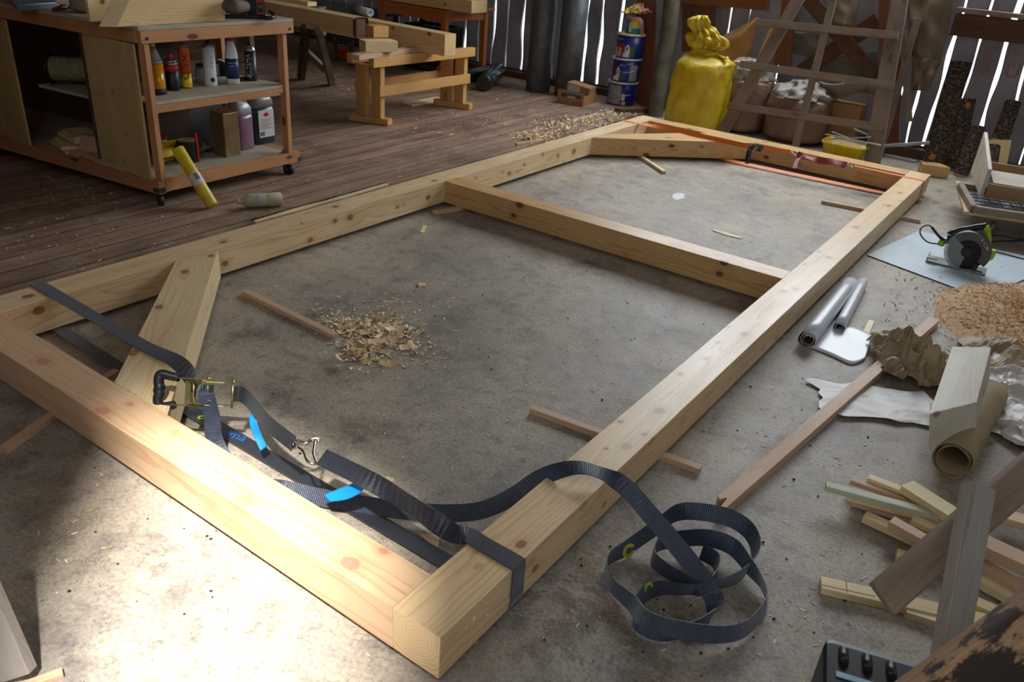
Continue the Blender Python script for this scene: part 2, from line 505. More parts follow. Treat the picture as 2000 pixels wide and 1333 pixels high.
def mat_planks():
    k = NT('worn_floor_planks'); o = k.obj()
    sw = k.n('ShaderNodeSeparateXYZ'); k.l(o, sw.inputs[0])
    # boards run along Y, 0.145 m wide
    bx = k.math('DIVIDE', k.math('ADD', sw.outputs[0], 20.0), 0.145)
    idx = k.math('FLOOR', bx); fr = k.math('FRACT', bx)
    wn = k.n('ShaderNodeTexWhiteNoise', noise_dimensions='1D'); k.l(idx, wn.inputs['W'])
    cm = k.n('ShaderNodeCombineXYZ'); k.l(idx, cm.inputs[2]); 
    ad = k.n('ShaderNodeVectorMath', operation='ADD'); k.l(k.map(o, (13, 1.1, 1)), ad.inputs[0]); k.l(cm.outputs[0], ad.inputs[1])
    g = k.noise(ad.outputs[0], 1.0, 8, 0.68)
    g3 = k.noise(k.map(o, (60, 2.6, 1)), 1.0, 6, 0.75)
    col = k.ramp(g, [(0.28, srgb(114, 88, 72)), (0.5, srgb(152, 123, 103)), (0.72, srgb(182, 155, 133))])
    tint = k.ramp(wn.outputs[0], [(0.0, 0.82), (1.0, 1.1)])
    col = k.mix(1.0, col, tint, 'MULTIPLY')
    wear = k.ramp(k.noise(o, 1.9, 7, 0.7, 0.8), [(0.48, 0.0), (0.66, 1.0)])
    col = k.mix(k.math('MULTIPLY', wear, 0.55), col, srgb(72, 58, 50))
    dust = k.ramp(k.noise(o, 3.3, 7, 0.75), [(0.5, 0.0), (0.68, 1.0)])
    col = k.mix(k.math('MULTIPLY', dust, 0.45), col, srgb(186, 166, 138))
    split = k.ramp(g3, [(0.27, 1.0), (0.33, 0.0)])
    col = k.mix(k.math('MULTIPLY', split, 0.6), col, srgb(48, 34, 28))
    gap = k.math('MAXIMUM', k.math('LESS_THAN', fr, 0.035), k.math('GREATER_THAN', fr, 0.98))
    col = k.mix(k.math('MULTIPLY', gap, 0.85), col, srgb(34, 25, 20))
    h = k.math('SUBTRACT', g3, k.math('MULTIPLY', gap, 2.0))
    k.bump(h, 0.4, 0.004)
    return k.fin(col, k.ramp(g, [(0.3, 0.65), (0.7, 0.5)]), 0, 0.3)
M_FLOORW = mat_planks()
def mat_wall():
    k = NT('membrane_backed_boards'); o = k.obj()
    a = k.noise(k.map(o, (2, 2, 1.2)), 1.5, 5, 0.6)
    f = k.noise(k.map(o, (60, 60, 8)), 1.0, 5, 0.6)
    col = k.ramp(a, [(0.3, srgb(122, 116, 116)), (0.7, srgb(158, 150, 150))])
    col = k.mix(1.0, col, k.ramp(f, [(0.3, 0.86), (0.7, 1.08)]), 'MULTIPLY')
    k.bump(a, 0.3, 0.02)
    m = k.fin(col, 0.6, 0, 0.2)
    # thin membrane between the boards lets a little daylight through
    tr = k.n('ShaderNodeBsdfTranslucent'); k.l(col, tr.inputs[0]); mx = k.n('ShaderNodeMixShader'); mx.inputs[0].default_value = 0.30
    out = [n for n in k.t.nodes if n.type == 'OUTPUT_MATERIAL'][0]
    k.l(k.b.outputs[0], mx.inputs[1]); k.l(tr.outputs[0], mx.inputs[2]); k.l(mx.outputs[0], out.inputs[0])
    return m
M_WALL = mat_wall()
M_ROOF = wood('roof_boards', (120, 96, 76), (84, 62, 46), ring=60, knots=0.4, rough=0.8)

# ------------------------------------------------------------------ structure
YW = 6.47      # inner face of the back wall
XB = -2.56     # edge between the concrete and the plank floor
def struct(name, mb, mat, **kw):
    return tag(mb.build(name, mat, **kw), kind='structure')
mb = MB(); mb.box((XB, -2.4, -0.12), (4.2, YW+0.3, 0.0))
struct('floor', mb, M_CONC, origin=(0, 0, 0))
mb = MB(); mb.box((-8.2, -2.4, -0.12), (XB-0.004, YW+0.3, 0.012))
struct('floor_planks', mb, M_FLOORW, origin=(0, 0, 0))

# back wall: upright boards with crooked edges and daylight in the gaps between them
slots = []   # (x at 0.05, x at upper point, width)
SL = [((905, 128), (911, 34), 7), ((932, 136), (934, 66), 4), ((958, 134), (967, 22), 5), ((985.6, 145), (994, 20), 4),
      ((1013, 148), (1024, 8), 7), ((1066, 158), (1076, 2), 5), ((1122, 152), (1128.6, 2), 3), ((1136, 158), (1150, 2), 9), ((1164, 165), (1180, 2), 10),
      ((1200, 176), (1217, 2), 8), ((1232, 187), (1246, 30), 6),
      ((1420, 63), (1431, 2), 6), ((1462, 43), (1469.6, 7), 4), ((1518, 143), (1535, 30), 5), ((1747, 236), (1757, 190), 5), ((1780, 236), (1793, 186), 5), ((1824, 210), (1873, 50), 8),
      ((1880, 191), (1923, 54), 5), ((1915, 244), (1973, 61), 10), ((1986, 195), (2035, 10), 7)]
for b, t, w in SL:
    pb = P(*b, Y=YW); pt = P(*t, Y=YW)
    dist = (pb - CAM).dot(CF)
    xm = (pb.x + pt.x)/2; sl = (pt.x - pb.x)/max(0.2, (pt.z - pb.z))
    sl = max(-0.10, min(0.10, sl))
    slots.append((xm, (pb.z+pt.z)/2, sl, w*dist/FPX*1.45))
x = slots[0][0] - 0.15
while x > -8.0:
    slots.append((x, 0.6, random.uniform(-.01, .01), random.uniform(.012, .03))); x -= random.uniform(.12, .17)
x = slots[19][0] + 0.2
while x < 4.0:
    slots.append((x, 0.6, random.uniform(-.01, .01), random.uniform(.015, .035))); x += random.uniform(.14, .2)
slots += [(-8.3, 0.6, 0, 0.001), (4.3, 0.6, 0, 0.001)]
slots.sort()
HW = 2.4; ZH = 1.6
def slot_x(i, z, side):
    xm, zm, sl, w = slots[i]
    wob = 0.018*mnoise.noise(Vector((i*3.7, z*2.6, 1.0))) + (0.55 + 0.7*mnoise.noise(Vector((i*5.1, z*3.1, side*4.0))))*w*0.5*side
    return xm + sl*(z-zm)*0.9 + wob
zs = [0.0 + ZH*i/30 for i in range(31)]
mb = MB()
for i in range(len(slots)-1):
    vs = []
    for z in zs:
        a = slot_x(i, z, 1); b = max(a+0.02, slot_x(i+1, z, -1))
        for y in (YW, YW+0.025): vs += [(a, y, z), (b, y, z)]
    fs = []
    for j in range(30):
        k0 = j*4; k1 = k0+4
        fs += [(k0, k0+1, k1+1, k1), (k0+2, k1+2, k1+3, k0+3), (k0, k1, k1+2, k0+2), (k0+1, k0+3, k1+3, k1+1)]
    fs += [(0, 2, 3, 1), (120, 121, 123, 122)]
    mb.add(vs, fs)
# gable above, with the big window opening x -3..0.6, z 1.6..3.6
mb.box((-8.2, YW, HW), (-3.0, YW+0.025, 5.2)); mb.box((0.6, YW, HW), (4.2, YW+0.025, 5.2))
mb.box((-3.0, YW, 3.6), (0.6, YW+0.025, 5.2))
mb.box((-8.2, YW, 1.6), (-3.0, YW+0.025, HW)); mb.box((0.6, YW, 1.6), (4.2, YW+0.025, HW))
struct('wall_back', mb, M_WALL, origin=(0, YW, 0))
mb = MB(); mb.box((-8.2, YW-0.10, 0.0), (4.2, YW-0.002, 0.075))
struct('baseboard_back', mb, M_DARK, origin=(0, YW, 0))
mb = MB(); mb.box((-8.2, YW-0.004, 0.012), (4.2, YW+0.02, 0.09)); 
struct('trim_4', mb, M_DARK, origin=(0, YW, 0))
# side walls, unseen front wall with an opening shaped to cast the sun patch, roof
mb = MB(); mb.box((-8.25, -4.0, 0), (-8.2, YW, 5.2)); struct('wall_left', mb, M_DARK)
mb = MB()
mb.box((4.2, -4.0, 0), (4.25, 0.9, 5.2)); mb.box((4.2, 3.1, 0), (4.25, YW, 5.2)); mb.box((4.2, 0.9, 0), (4.25, 3.1, 2.4)); mb.box((4.2, 0.9, 3.6), (4.25, 3.1, 5.2))
struct('wall_right', mb, M_DARK)
# sunlit patch on the floor, carried back along the sun's direction to the opening in the front wall
YF = -1.8
def back(x, y):
    t = (YF - y)/(-SUN_DIR.y); p = Vector((x, y, 0)) - SUN_DIR*((y-YF)/SUN_DIR.y); return p.x, p.z
ox0, oz0 = back(-1.55, -1.5); ox1, oz1 = back(-0.46, 0.30); oz0 = 0.0
ox0b, _ = back(-1.25, 0.22); 
xl = min(ox0, ox0b); 
mb = MB()
mb.box((-8.2, YF-0.04, 0), (ox0b, YF, 12)); mb.box((ox1, YF-0.04, 0), (4.2, YF, 12)); mb.box((ox0b, YF-0.04, oz1), (ox1, YF, 14))
struct('wall_front', mb, M_DARK)
mb = MB(); mb.box((-8.3, YF, 5.2), (4.3, YW+0.1, 5.26)); struct('ceiling', mb, M_ROOF)
# ------------------------------------------------------------------ the timber frame on the floor
FW = 2.2315; FL = 5.233; TW = 0.134; ZT0 = 0.0223; ZT1 = 0.1466; TH = ZT1-ZT0; ZC = (ZT0+ZT1)/2; YM = 2.531; YB = 4.18
def strip(name, a, b, w, h, mat, label, cat, group=None, z=0.0, **kw):
    o = timber(name, mat, Vector((a[0], a[1], z+h/2)), Vector((b[0], b[1], z+h/2)), w, h, bevel=0.0015, **kw)
    return tag(o, label, cat, group)
fr = thing('pine_timber_assembly', 'big rectangular pine timber frame with cross beam and corner braces on the floor', 'timber frame', (-FW/2, FL/2, ZT0))
def kbeam(name, mname, light, dark, A, B, w, knots, knotc=(150, 92, 62), kplan=1.5, kk=0.5, **kw):
    # knots: (pixel x, pixel y, radius, face) seen in the photograph; face 'T' top, ('X', x) or ('Y', y) a side
    F, L = frameM(A, B); Fi = F.inverted(); kl = []
    for px, py, r, face in knots:
        q = P(px, py, ZT1) if face == 'T' else (P(px, py, X=face[1]) if face[0] == 'X' else P(px, py, Y=face[1]))
        q = Fi @ q; kl.append((q.x, q.y, q.z, r))
    kw2 = dict(PINE_KW); kw2.update(kw)
    return timber(name, wood(mname, light, dark, knots=kk, plan=kplan, knotc=knotc, kn=kl, **kw2), A, B, w, TH, fr, bevel=0.0025)
T_ = 'T'
kbeam('side_beam', 'right_beam_pine', (232, 200, 152), (194, 146, 92), (-TW/2, 0, ZC), (-TW/2, FL, ZC), TW,
      [(1018, 1064, .013, T_), (1288, 803, .017, T_), (1212, 824, .009, T_), (1454, 653, .015, T_), (1402, 670, .008, T_), (1379, 701, .010, T_), (1329, 731, .010, T_), (1259, 849, .008, T_), (1184, 877, .006, T_), (1531, 569, .014, T_), (1555, 565, .016, T_), (1618, 503, .014, T_), (1758, 377, .013, T_), (1735, 402, .016, T_), (1672, 444, .016, T_), (1045, 1111, .011, ('X', 0)), (1180, 985, .009, ('X', 0))], kk=.4)
kbeam('side_beam', 'left_beam_pine', (236, 208, 162), (198, 152, 98), (-FW+TW/2, -0.02, ZC), (-FW+TW/2, FL, ZC), TW,
      [(684, 425, .016, ('X', -FW+TW)), (654, 432, .012, ('X', -FW+TW)), (440, 515, .013, ('X', -FW+TW)), (606, 469, .013, ('X', -FW+TW)), (836, 386, .014, ('X', -FW+TW)), (776, 405, .009, ('X', -FW+TW)), (589, 436, .006, ('X', -FW+TW)), (76, 607, .017, ('X', -FW+TW)), (995, 339, .014, ('X', -FW+TW)), (1121, 296, .020, ('X', -FW+TW)), (1090, 304, .012, ('X', -FW+TW)), (1024, 322, .009, ('X', -FW+TW)), (1060, 302, .010, ('X', -FW+TW)), (55, 579, .017, T_), (655, 404, .016, T_), (848, 353, .014, T_), (436, 473, .014, T_)], knotc=(138, 84, 48), kk=.3)
kbeam('end_beam', 'near_beam_pine', (226, 188, 148), (194, 138, 92), (-TW, 0.063, ZC), (-FW+TW, 0.063, ZC), 0.127,
      [(84, 706, .018, T_), (200, 803, .019, T_), (254, 790, .010, T_), (476, 979, .018, T_), (312, 906, .015, T_), (685, 1101, .020, T_), (749, 1077, .010, T_)], knotc=(196, 134, 112), kk=.0, ring=26, contrast=.5)
timber('end_beam', M_PINE_D, (-TW, FL-0.075, ZC), (-FW+TW, FL-0.075, ZC), 0.15, TH, fr, bevel=0.0025)
kbeam('cross_beam', 'cross_beam_pine', (218, 176, 118), (172, 120, 64), (-TW, YM+0.06, ZC), (-FW+TW, YM+0.06, ZC), 0.12, [(1015, 401, .018, ('Y', YM)), (1003, 421, .014, ('Y', YM)), (1414, 513, .016, ('Y', YM)), (1405, 535, .014, ('Y', YM))], knotc=(84, 40, 24), kk=.3)
# braces: near left corner and far left corner
def brace(pts, mat, kn=None):
    mb = MB(); M = Matrix.Translation(Vector((0, 0, 0)))
    # object frame with local X along the brace
    a = (Vector(pts[0])+Vector(pts[3]))/2; b = (Vector(pts[1])+Vector(pts[2]))/2
    A = Vector((a.x, a.y, ZC)); B = Vector((b.x, b.y, ZC))
    F, L = frameM(A, B); Fi = F.inverted()
    loc = [Fi @ Vector((p[0], p[1], ZC)) for p in pts]
    mb.prism([(q.x, q.y) for q in loc], -TH/2, TH/2)
    if kn:
        kl = [tuple(Fi @ P(a_, b_, ZT1)) + (r_,) for a_, b_, r_ in kn]
        mat = wood('near_brace_pine', (234, 210, 164), (206, 162, 104), knots=0, knotc=(150, 92, 72), kn=kl, **PINE_KW)
    return mb.build('corner_brace', mat, fr, M=F, bevel=0.002)
t = ZT1
def G(px, py, z=ZT1): q = P(px, py, z); return (q.x, q.y)
li = -FW+TW+0.0005
b1 = G(423, 487); b1b = G(352, 503)
nr = 0.1275
c1 = G(228, 745); c2 = G(330, 800)
# the near brace meets the left beam with a long mitre and the near end beam with another
brace([(li, b1b[1]-0.03), (c1[0], nr), (c2[0]+0.02, nr), (li+0.02, b1[1]+0.0)][::-1], M_PALE, [(361, 531, .016), (311, 600, .014), (261, 689, .018), (412, 500, .012)])
d0 = (li, YB); d1 = (li, YB+0.19)
e0 = G(1452, 290); e1 = G(1395, 262)
brace([(li, YB), (e0[0], FL-0.151), (e1[0]-0.06, FL-0.151), (li, YB+0.17)], M_PINE_D)
# wooden pegs and plugs on the near end of the right beam
for y, z, r in ((0.12, 0.105, 0.006), (0.17, 0.075, 0.005), (0.09, 0.10, 0.003), (0.16, 0.12, 0.003)):
    mb = MB(); mb.lathe([(r, -0.001), (r, 0.0015)], Matrix.Translation(Vector((0.0, y, z))) @ Matrix.Rotation(PI/2, 4, 'Y'), 12)
    mb.build('peg', M_PALE, fr)

# ------------------------------------------------------------------ spacer sticks under the frame
def stk(a, b, mat, label, w=0.028, h=0.0215, group=None, cat='wooden stick'):
    A = P(*a); B = P(*b)
    return strip('spacer_stick', (A.x, A.y), (B.x, B.y), w, h, mat, label, cat, group)
stk((1037, 805), (1367, 924), M_SPR, 'thin square stick passing under the right long beam between the middle and the near end')
stk((478, 575), (656, 662), M_SPR, 'thin square stick lying free on the concrete, its end in the middle shavings pile', h=0.020)
stk((846, 420), (945, 402), M_SPR, 'short stick end poking out where the cross beam meets the left beam')
stk((1215, 285), (1297, 340), M_PALE, 'short pale stick poking out from under the far corner brace')
stk((1604, 397), (1797, 436), M_SPR, 'thin brown stick passing under the far part of the right long beam')
stk((8, 886), (228, 732), M_SPR, 'thin pinkish stick passing under the near end beam at the left edge')
stk((50, 1345), (124, 1318), M_SPR, 'small stick on the bright floor at the bottom left corner', w=0.02, h=0.012)
# ------------------------------------------------------------------ webbing materials
def mat_web(name, rgb, rgb2, rough=0.45, pitch=0.0046, sheen=0.3, amp=0.35):
    k = NT(name); u = k.uv()
    s = k.n('ShaderNodeSeparateXYZ'); k.l(u, s.inputs[0])
    rib = k.math('SINE', k.math('MULTIPLY', s.outputs[0], 2*PI/pitch))
    edge = k.math('GREATER_THAN', k.math('ABSOLUTE', k.math('SUBTRACT', s.outputs[1], 0.5)), 0.455)
    nz = k.noise(k.obj(), 40, 4, 0.6)
    c = k.ramp(nz, [(0.3, srgb(*rgb)), (0.7, srgb(*rgb2))])
    c = k.mix(k.math('MULTIPLY', k.math('ADD', rib, 1.0), 0.22), c, tuple(x*0.35 for x in srgb(*rgb)))  # shade of the rib grooves put into the colour as dark cross bands
    c = k.mix(k.math('MULTIPLY', edge, 0.35), c, tuple(x*0.5 for x in srgb(*rgb)))
    k.bump(k.math('ADD', k.math('MULTIPLY', rib, 0.5), nz), amp, 0.0012)
    return k.fin(c, rough, 0, 0.5, **{'Sheen Weight': sheen})
M_WEB = mat_web('black_webbing', (28, 31, 37), (36, 41, 52), 0.42)
M_WEBT = mat_web('sunlit_ribbed_webbing', (44, 50, 64), (58, 68, 88), 0.36, pitch=0.0056, amp=0.7)  # lighter copy of the black webbing, sunlight on the tail put into its colour
M_WEBO = mat_web('orange_webbing', (250, 118, 24), (255, 140, 44), 0.5)
M_WEBR = mat_web('red_webbing', (150, 42, 50), (176, 62, 66), 0.6)
M_ZINC = plain('yellow_zinc_steel', (196, 184, 120), 0.3, 0.95, vary=0.2)
M_STEEL = plain('bright_steel', (200, 192, 180), 0.22, 1.0)
M_RUB = plain('black_rubber', (30, 30, 32), 0.42)
M_BLUE = plain('blue_label_cloth', (24, 150, 222), 0.5, vary=0.06)
M_INK = plain('faint_print', (20, 90, 140), 0.6)
M_TXTB = plain('blue_print', (40, 104, 190), 0.6)
M_TXTY = plain('yellow_print', (186, 190, 50), 0.6)

Z = Vector((0, 0, 1)); YV = Vector((0, 1, 0)); XV = Vector((1, 0, 0))
rs = thing('ratchet_strap', 'wide black ratchet strap round the near end of the frame, loose tail coiled on floor', 'ratchet strap', (-1.0, 0.3, ZT1))
O = P(408, 768, 0.178)
kpx = FPX / (O-CAM).dot(CF)
def cv(dx, dy, dd=0.0): return CR*(dx/kpx) - CU*(dy/kpx) + CF*dd
h = cv(-104, -6); h = h + CF*(-math.sqrt(max(0, 0.148**2 - h.length_squared)))
ha = h.normalized()
v = cv(-12, 40).normalized(); v = (v - ha*v.dot(ha)).normalized()
a_ = -ha; n_ = a_.cross(v)
if n_.z < 0: n_ = -n_
RM = Matrix(((a_.x, v.x, n_.x, O.x), (a_.y, v.y, n_.y, O.y), (a_.z, v.z, n_.z, O.z), (0, 0, 0, 1)))
def RL(*p): return RM @ Vector(p)
# main webbing: from the ratchet to the left, round the left beam, under the frame, up the right beam, to the ring
yl, yr = 0.330, 0.280
up = ZT1+0.0022; dn = ZT0-0.004
ring = P(613, 893, 0.158)
ring_end = P(628, 893, 0.158)
def lerp(a, b, t): return a + (b-a)*t
pL = Vector((-FW, yl, up)); pR = Vector((0, yr, up))
left_pts = [RL(-0.02, 0, 0.014), lerp(pL, pR, 0.40)+Vector((0, 0, 0.012)), lerp(pL, pR, 0.30), lerp(pL, pR, 0.1), Vector((-FW+0.01, yl, up)), Vector((-FW-0.003, yl, up-0.012)), Vector((-FW-0.003, yl, 0.06)),
            Vector((-FW-0.003, yl-0.01, 0.035)), Vector((-FW+0.02, yl-0.012, dn)), Vector((-1.7, 0.300, 0.012)), Vector((-1.1, 0.298, 0.009)), Vector((-0.5, 0.296, 0.010)), Vector((-0.16, 0.290, dn)), Vector((-0.02, 0.284, dn)),
            Vector((0.003, 0.282, 0.035)), Vector((0.0035, 0.281, 0.08)), Vector((0.0035, 0.28, up-0.008)), Vector((-0.008, 0.28, up)), Vector((-0.10, 0.281, up)), Vector((-0.15, 0.282, up+0.001)),
            P(880, 1040, 0.155), P(800, 985, 0.158), P(715, 936, 0.160), ring_end]
va = Vector((0, -1, 0))
wv = [v, (v*0.4+va).normalized(), va, va, va, va, va, va, va, va, va, va, va, va, va, va, va, va, va, va, Vector((0, -0.8, -0.35)), Vector((0.0, -0.25, -0.95)), Vector((0, -0.8, -0.5)), Vector((-0.25, -0.8, -0.45))]
ribbon('webbing', M_WEB, left_pts, wv, 0.05, 0.0028, rs, n=8)
# short webbing between ratchet and hook, twisted on edge
hk = P(572, 866, 0.158)
ribbon('short_webbing', M_WEB, [RL(0.066, 0, 0), RL(0.105, 0.004, -0.004), lerp(RL(0.07, 0, 0), hk, 0.6), hk+Vector((0.004, 0, 0))], [v, v, (v+Vector((0, -.25, -.9))).normalized(), Vector((0.3, -0.35, -0.9))], 0.046, 0.0028, rs, n=8)
# ratchet
rt = MB(); rat = None
mb = MB()
for s in (-1, 1):
    pts = [(-0.062, -0.016), (0.074, -0.014), (0.080, 0.004), (0.050, 0.018), (0.0, 0.028), (-0.055, 0.018), (-0.066, 0.0)]
    mb.prism(pts, -0.0012, 0.0012, RM @ Matrix.Translation(Vector((0, s*0.034, 0))) @ Matrix.Rotation(PI/2, 4, 'X'))
rat = mb.build('ratchet', M_ZINC, rs)
ORIG[rat] = wm(rat)
mb = MB()
for b in (-0.0395, 0.0395):
    mb.bar(RL(-0.118, b, 0.004), RL(0.014, b, 0.006), 0.0028, 0.020, up=n_)
mb.bar(RL(-0.06, -0.040, 0.004), RL(-0.06, 0.040, 0.004), 0.016, 0.003, up=n_)
mb.build('lever_arm', M_ZINC, rat)
mb = MB()
grip = [RL(-0.088, -0.040, 0.006), RL(-0.115, -0.044, 0.006), RL(-0.136, -0.048, 0.006), RL(-0.146, -0.041, 0.006), RL(-0.146, -0.018, 0.006), RL(-0.142, -0.009, 0.006), RL(-0.146, 0.0, 0.006), RL(-0.142, 0.010, 0.006), RL(-0.146, 0.022, 0.006), RL(-0.144, 0.040, 0.006), RL(-0.134, 0.048, 0.006), RL(-0.112, 0.044, 0.006), RL(-0.096, 0.040, 0.006)]
mb.tube(crom(grip, 4), [0.0125 + 0.003*math.sin(PI*min(1, max(0, i/47))) for i in range(49)], 12)
mb.build('handle', M_RUB, rat)
mb = MB(); TM = RM @ Matrix.Translation(Vector((0, -0.0245, 0.006))) @ Matrix.Rotation(-PI/2, 4, 'X')
mb.lathe([(0.015, 0.0), (0.0165, 0.002), (0.0165, 0.047), (0.015, 0.049)], TM, 20)
mb.build('wound_webbing', M_WEB, rat)
for s in (-1, 1):
    mb = MB(); pts = []
    for i in range(26):
        a = 2*PI*i/26; r = 0.020 if i % 2 else 0.0155
        pts.append((r*math.cos(a), r*math.sin(a)))
    mb.prism(pts, -0.0015, 0.0015, RM @ Matrix.Translation(Vector((0, s*0.0366, 0.006))) @ Matrix.Rotation(PI/2, 4, 'X'))
    mb.build('toothed_wheel', M_ZINC, rat)
    mb = MB(); mb.lathe([(0.0065, 0), (0.0065, 0.004), (0.004, 0.006)], RM @ Matrix.Translation(Vector((0, s*0.041, 0.006))) @ Matrix.Rotation(-s*PI/2, 4, 'X'), 8)
    mb.build('bolt_head', M_ZINC, rat)
for aa in (-0.045, 0.070):
    mb = MB(); mb.tube([RL(aa, -0.042, 0.0), RL(aa, 0.042, 0.0)], 0.0035, 10); mb.build('cross_bolt', M_ZINC, rat)
# hook (two bent wires) and the triangle ring
mb = MB()
def HP(px, py, z): return P(px, py, z)
for o_ in (0, 1):
    dz = 0.006*o_
    mb.tube(crom([HP(581, 870+3*o_, 0.170), HP(571, 872+4*o_, 0.163), HP(570, 863+6*o_, 0.158), HP(582, 861+6*o_, 0.160), HP(598, 866+3*o_, 0.158), HP(610, 857+2*o_, 0.166), HP(621, 856+2*o_, 0.166), HP(622, 864, 0.160)], 6), 0.0032, 10)
mb.build('hook', M_STEEL, rs)
mb = MB()
mb.tube(crom([HP(576, 868, 0.162), HP(592, 882, 0.158), HP(601, 902, 0.154), HP(617, 906, 0.150), HP(612, 886, 0.160), HP(614, 862, 0.168), HP(598, 866, 0.166)], 6, closed=True), 0.0036, 10, closed=True)
mb.build('triangle_ring', M_STEEL, rs)
# sewn blue labels
def grid_sheet(name, rows, mat, parent, th=0.0012, n=5):
    R_ = [crom(r, n) for r in rows]
    cols = [crom([r[j] for r in R_], n) for j in range(len(R_[0]))]
    mb = MB(); mb.sheet([[c[i] for c in cols] for i in range(len(cols[0]))], th)
    return mb.build(name, mat, parent)
lb1 = grid_sheet('label', [[P(491, 800, 0.150), P(487, 826, 0.125), P(497, 856, 0.085), P(509, 882, 0.055)], [P(497, 806, 0.150), P(503, 828, 0.125), P(512, 852, 0.088), P(522, 872, 0.060)]], M_BLUE, rs)
lb2 = grid_sheet('label', [[P(703, 930, 0.150), P(690, 944, 0.125), P(662, 955, 0.095), P(632, 968, 0.070)], [P(710, 956, 0.130), P(700, 966, 0.110), P(674, 977, 0.085), P(643, 981, 0.062)]], M_BLUE, rs)
mb = MB()
for i in range(4):
    c = P(672+3*i, 962-1.5*i, 0.112 + .001*i)
    mb.box((c.x-.001, c.y-.003, c.z), (c.x+.001, c.y+.003, c.z+.004))
# loose tail out of the ratchet, down behind the near beam, along the floor, over the right beam and into the coil
fl = lambda px, py, z: P(px, py, z)
tail = [(RL(0.004, 0.004, 0.022), v), (fl(404, 775, 0.185), Vector((0.75, 0.45, 0.1))), (fl(414, 815, 0.125), CR), (fl(419, 860, 0.065), CR), (fl(445, 905, 0.030), Vector((0.75, 0.6, 0))),
        (fl(500, 942, 0.014), Vector((0.3, 0.9, 0.2))), (fl(562, 957, 0.022), Vector((0.1, .75, .6))), (fl(640, 975, 0.026), Vector((0.05, 0.7, 0.7))), (fl(720, 988, 0.028), Vector((-.15, 0.6, .75))), (fl(800, 999, 0.03), Vector((-0.3, 0.55, .75))),
        (fl(880, 1003, 0.034), Vector((-0.4, 0.4, 0.8))), (fl(945, 996, 0.05), Vector((-0.55, 0.3, 0.75))), (fl(1005, 968, 0.085), Vector((-0.65, 0.2, 0.7))), (fl(1060, 932, 0.145), Vector((-0.8, 0.3, 0.45))),
        (fl(1125, 914, 0.185), Vector((-0.75, 0.6, 0.15))), (fl(1180, 927, 0.178), Vector((-0.75, 0.6, 0.2))), (fl(1225, 955, 0.160), CR*.5+CU*.85), (fl(1265, 1000, 0.130), CR*.75+CU*.65), (fl(1318, 1062, 0.095), CR*.8+CU*.6),
        (fl(1362, 1118, 0.060), CR*.85+CU*.5), (fl(1395, 1172, 0.036), CR*.95+CU*.5), (fl(1385, 1210, 0.028), Vector((0, .2, 1))), (fl(1345, 1230, 0.026), Vector((.1, .2, 1))),
        (fl(1290, 1235, 0.026), Vector((.1, .4, 1))), (fl(1243, 1210, 0.026), Vector((0.1, .3, 1))), 
        (fl(1250, 1172, 0.026), Vector((-.3, -.2, 1))), (fl(1283, 1150, 0.026), Vector((-.3, -.2, 1))), (fl(1350, 1152, 0.026), Vector((0, -.3, 1))), (fl(1410, 1140, 0.026), Vector((0, -.3, 1))),
        (fl(1452, 1120, 0.03), Vector((.1, .2, 1))), (fl(1476, 1080, 0.05), Vector((.2, .2, 1))), (fl(1465, 1040, 0.07), Vector((.1, .3, 1))), (fl(1425, 1012, 0.085), Vector((0, .5, 1))), (fl(1365, 1000, 0.09), Vector((0, .6, 1))), (fl(1320, 1003, 0.08), Vector((0, .5, 1))),
        (fl(1275, 1035, 0.055), Vector((-.1, .4, 1))), (fl(1225, 1070, 0.030), Vector((-.1, .3, 1))), (fl(1186, 1096, 0.026), Vector((0, .1, 1))), (fl(1190, 1138, 0.026), Vector((0.1, -.1, 1))), (fl(1235, 1180, 0.034), Vector((.1, .1, 1))), (fl(1262, 1212, 0.06), Vector((.1, .3, 1))),
        (fl(1330, 1232, 0.05), Vector((.1, .4, 1))), (fl(1410, 1240, 0.035), Vector((.1, .4, 1))), (fl(1460, 1226, 0.030), Vector((-.1, .3, 1))), (fl(1497, 1180, 0.030), Vector((-.2, .1, 1))), (fl(1488, 1140, 0.035), Vector((-.3, 0, 1))),
        (fl(1462, 1105, 0.04), Vector((-.1, .2, 1))), (fl(1430, 1068, 0.045), Vector((0, .4, 1))), (fl(1385, 1052, 0.045), Vector((0, .4, 1))), (fl(1340, 1052, 0.045), Vector((0, .4, 1))), (fl(1290, 1062, 0.04), Vector((0, .3, 1))), (fl(1275, 1090, 0.036), Vector((0, .1, 1))),
        (fl(1310, 1120, 0.034), Vector((0, 0, 1))), (fl(1365, 1150, 0.030), Vector((.1, .1, 1))), (fl(1395, 1130, 0.03), Vector((0, .2, 1))), (fl(1400, 1098, 0.03), Vector((0, .2, 1))), (fl(1370, 1078, 0.03), Vector((0, .2, 1)))]
lt = ribbon('loose_tail', M_WEBT, [a for a, b in tail], [b.normalized() for a, b in tail], 0.048, 0.0024, rs, n=8)
